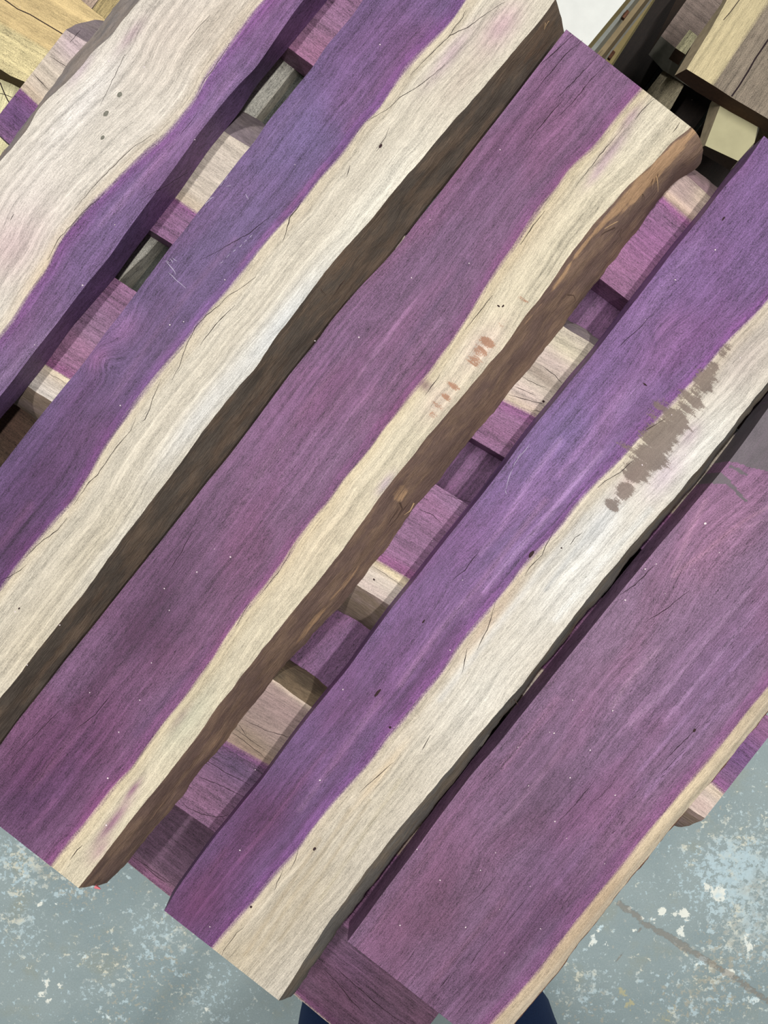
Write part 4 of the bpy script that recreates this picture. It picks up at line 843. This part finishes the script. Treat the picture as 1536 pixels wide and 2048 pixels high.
for pts, z0, wd, m in [([(1312,350),(1313,368),(1316,384)], .004, .0016, FIB), ([(1308,352),(1300,372),(1302,382)], .004, .001, DFIB), ([(1318,335),(1314,352),(1313,366)], .003, .0012, DFIB), ([(1285,388),(1288,398),(1287,406)], .003, .0009, DFIB),
                       ([(1240,440),(1215,455),(1190,470),(1175,490)], .004, .0018, FIB), ([(1230,455),(1205,468),(1185,490)], .003, .0015, DFIB), ([(1135,590),(1146,592),(1150,602),(1130,620)], .004, .0016, DFIB), ([(1243,458),(1238,470),(1243,480)], .003, .001, DFIB),
                       ([(800,1005),(805,1018),(795,1035),(780,1052)], .005, .003, DFIB), ([(828,1006),(820,1022),(808,1030)], .004, .0022, FIB), ([(1100,590),(1085,612),(1070,628)], .003, .0014, DFIB), ([(1255,405),(1225,428),(1200,452)], .003, .0022, FIB), ([(1330,320),(1300,352),(1270,384)], .003, .0028, FIB)]:
    fibre(B3, pts, z0, wd, m)
fibre(B3, [(190,1773),(201,1778)], 0.0, 0.006, plain('pink_wax_dab', (206, 110, 118), 0.6, 100, 0.2))
for pts, z0, wd, m in [([(1028,1398),(1033,1405),(1037,1412)], .004, .0014, DFIB), ([(1026,1394),(1022,1404),(1026,1412)], .003, .0008, DFIB), ([(1150,1250),(1140,1266),(1126,1280)], .003, .0014, DFIB)]:
    fibre(B4, pts, z0, wd, m)
for pts, z0, wd, m in [([(640,570),(643,582),(652,590)], .004, .0012, DFIB), ([(690,560),(680,575),(670,590)], .003, .0012, DFIB), ([(1085,35),(1090,50),(1088,58)], .003, .0014, FIB), ([(1098,42),(1092,52),(1088,60)], .003, .001, FIB)]:
    fibre(B2, pts, z0, wd, m)

# ------------------------------------------------------------------ the photographer, standing at the near end
def skin_mesh(name, joints, edges, mat, parent, root=0, sub=2):
    me = bpy.data.meshes.new(name)
    pv = np.array(parent.location)
    me.from_pydata([tuple(np.array(j[:3]) ) for j in joints], edges, [])
    me.materials.append(mat)
    o = bpy.data.objects.new(name, me); COL.objects.link(o); o.parent = parent
    md = o.modifiers.new('skin', 'SKIN'); md.use_smooth_shade = True
    for i, j in enumerate(joints):
        sv = me.skin_vertices[0].data[i]; sv.radius = (j[3], j[4] if len(j) > 4 else j[3]); sv.use_root = (i == root)
    sm = o.modifiers.new('sub', 'SUBSURF'); sm.levels = sub; sm.render_levels = sub
    return o
PX, PY = 0.083, -1.000
person = empty('person', (PX, PY, 0.0))
tag(person, 'person in dark blue jeans standing at the near end of the stack', 'person')
DENIM = plain('dark_blue_denim', (34, 56, 100), 0.85, 420, 0.5)
SHIRT = plain('charcoal_shirt', (62, 64, 68), 0.9, 200, 0.3)
FLESH = plain('skin_tone', (196, 150, 124), 0.55, 60, 0.1)
HAIR = plain('brown_hair', (58, 42, 32), 0.7, 300, 0.4)
SHOE = plain('brown_leather', (84, 60, 42), 0.6, 90, 0.3)
SOLE = plain('dark_rubber', (34, 33, 32), 0.8, 90, 0.2)
jj = [(0, 0, 0.96, .150, .105), (0, 0, 1.02, .148, .105), (-.10, 0, .86, .100, .100), (-.15, .02, .66, .088, .090), (-.172, .025, .50, .076, .080), (-.178, .01, .30, .076, .080), (-.178, 0, .13, .072, .078), (-.178, 0, .075, .074, .082)]
jj += [(-x, y, z, a, b_) for (x, y, z, a, b_) in jj[2:]]
skin_mesh('jeans', jj, [(0, 1), (0, 2), (2, 3), (3, 4), (4, 5), (5, 6), (6, 7), (0, 8), (8, 9), (9, 10), (10, 11), (11, 12), (12, 13)], DENIM, person)
skin_mesh('shirt', [(0, 0, 1.00, .155, .112), (0, 0, 1.14, .150, .110), (0, 0, 1.28, .165, .115), (0, 0, 1.40, .120, .090), (0, 0, 1.45, .07, .07),
                    (-.17, -.01, 1.39, .066), (-.23, -.01, 1.27, .058), (-.26, -.02, 1.14, .052), (.17, -.01, 1.39, .066), (.23, -.01, 1.27, .058), (.26, -.02, 1.14, .052)],
          [(0, 1), (1, 2), (2, 3), (3, 4), (3, 5), (5, 6), (6, 7), (3, 8), (8, 9), (9, 10)], SHIRT, person)
body = [(0, 0, 1.36, .06), (0, 0.005, 1.47, .052), (0, .01, 1.53, .056), (0, .015, 1.60, .078, .092), (0, .01, 1.67, .080, .092), (0, .005, 1.72, .055, .062)]
eds = [(0, 1), (1, 2), (2, 3), (3, 4), (4, 5)]
for sg in (-1, 1):
    k = len(body)
    body += [(sg * .17, -.01, 1.37, .045), (sg * .255, -.02, 1.15, .042), (sg * .275, .01, .98, .034), (sg * .28, .045, .86, .026), (sg * .282, .055, .80, .034, .018), (sg * .282, .062, .755, .036, .016)]
    eds += [(0, k), (k, k + 1), (k + 1, k + 2), (k + 2, k + 3), (k + 3, k + 4), (k + 4, k + 5)]
head = skin_mesh('body', body, eds, FLESH, person)
for sg in (-1, 1):
    for i, (dy, ln) in enumerate([(-.026, .062), (-.009, .074), (.009, .078), (.026, .070)]):
        x = sg * .282; y = .062 + dy
        skin_mesh('finger', [(x, y, .765, .009), (x - sg * .002, y + .002, .765 - ln * .45, .0085), (x - sg * .010, y + .004, .765 - ln * .8, .008), (x - sg * .022, y + .004, .765 - ln * 1.1, .0065)], [(0, 1), (1, 2), (2, 3)], FLESH, head, 0, 1)
    skin_mesh('thumb', [(sg * .280, .080, .815, .011), (sg * .270, .104, .785, .010), (sg * .262, .112, .755, .008)], [(0, 1), (1, 2)], FLESH, head, 0, 1)
    skin_mesh('ear', [(sg * .083, .005, 1.635, .012), (sg * .090, -.004, 1.615, .012), (sg * .084, .002, 1.595, .008)], [(0, 1), (1, 2)], FLESH, head, 0, 1)
    skin_mesh('eye', [(sg * .032, .096, 1.622, .011), (sg * .034, .098, 1.622, .010)], [(0, 1)], plain('eye_white', (225, 222, 216), .3), head, 0, 1)
skin_mesh('nose', [(0, .098, 1.625, .009), (0, .112, 1.597, .011), (0, .106, 1.583, .012)], [(0, 1), (1, 2)], FLESH, head, 0, 1)
skin_mesh('mouth', [(-.022, .092, 1.556, .006), (0, .099, 1.556, .008), (.022, .092, 1.556, .006)], [(0, 1), (1, 2)], plain('lips', (168, 104, 94), .5), head, 0, 1)
skin_mesh('hair', [(0, .045, 1.715, .050), (0, -.01, 1.735, .062), (0, -.065, 1.69, .060), (0, -.080, 1.62, .050)], [(0, 1), (1, 2), (2, 3)], HAIR, person, 0, 2)
for sg in (-1, 1):
    sh = skin_mesh('shoe', [(sg * .178, -.05, .055, .042, .042), (sg * .178, .02, .062, .046, .046), (sg * .182, .10, .048, .046, .034), (sg * .186, .17, .038, .038, .024)], [(0, 1), (1, 2), (2, 3)], SHOE, person, 0, 2)
    skin_mesh('sole', [(sg * .178, -.065, .012, .040, .010), (sg * .178, .03, .012, .042, .010), (sg * .184, .12, .012, .046, .010), (sg * .187, .19, .012, .036, .010)], [(0, 1), (1, 2), (2, 3)], SOLE, sh, 0, 2)

# ------------------------------------------------------------------ pale sawdust flecks on the upper boards
def sawdust():
    P = [(1410,1047),(1290,1138),(1388,1139),(1438,1105),(1145,1400),(1165,1420),(1099,1464),(1108,1466),(1225,1421),(834,1698),(991,1705),(961,1740),(329,1177),(394,1144),(429,1098),(461,1114),(238,1464),(216,1556),(280,1400),(213,1650),(938,527),(823,556),(931,1854),(1133,1676),(1057,1571),(1209,1727),(1060,1772),(1081,1857),(999,1818),(1009,1905),(420,1853),(925,1160),(1343,830),(1284,930),(1370,910),(630,682),(1312,1128),(1250,1200),(1330,1187),(1180,1500),(1230,1590),(880,1760),(800,1850),(1140,1555),(55,1330),(120,1250),(180,1385),(560,900),(700,640),(1000,300),(860,440),(1350,560),(1290,640),(1430,500),(900,1300),(700,1400),(640,1560),(480,1700),(70,690),(230,450),(390,280),(450,560),(340,650),(590,330),(760,90)]
    V = []; Fc = []
    for i, (x, y) in enumerate(P):
        c = xy_world([(x, y)], ZT)[0]; r = 0.0022 if i == 0 else 0.0006 + 0.0009 * rng.random(); th = rng.random() * 6.28; z = H0 - ZT + 0.0001
        k = len(V); e = 0.5 + 0.5 * rng.random()
        for zz in (0, 0.0008):
            for q in range(4):
                a = math.pi / 4 + q * math.pi / 2
                dx, dy = math.cos(a) * r, math.sin(a) * r * e
                V.append((c[0] + dx * math.cos(th) - dy * math.sin(th), c[1] + dx * math.sin(th) + dy * math.cos(th), z + zz))
        Fc += [(k + 3, k + 2, k + 1, k), (k + 4, k + 5, k + 6, k + 7)] + [(k + q, k + (q + 1) % 4, k + 4 + (q + 1) % 4, k + 4 + q) for q in range(4)]
    o = mesh_obj('sawdust', V, Fc, plain('pale_sawdust', (232, 218, 222), 0.8, 100, 0.1))
    tag(o, 'pale sawdust flecks scattered over the purple boards', 'sawdust', kind='stuff')
sawdust()
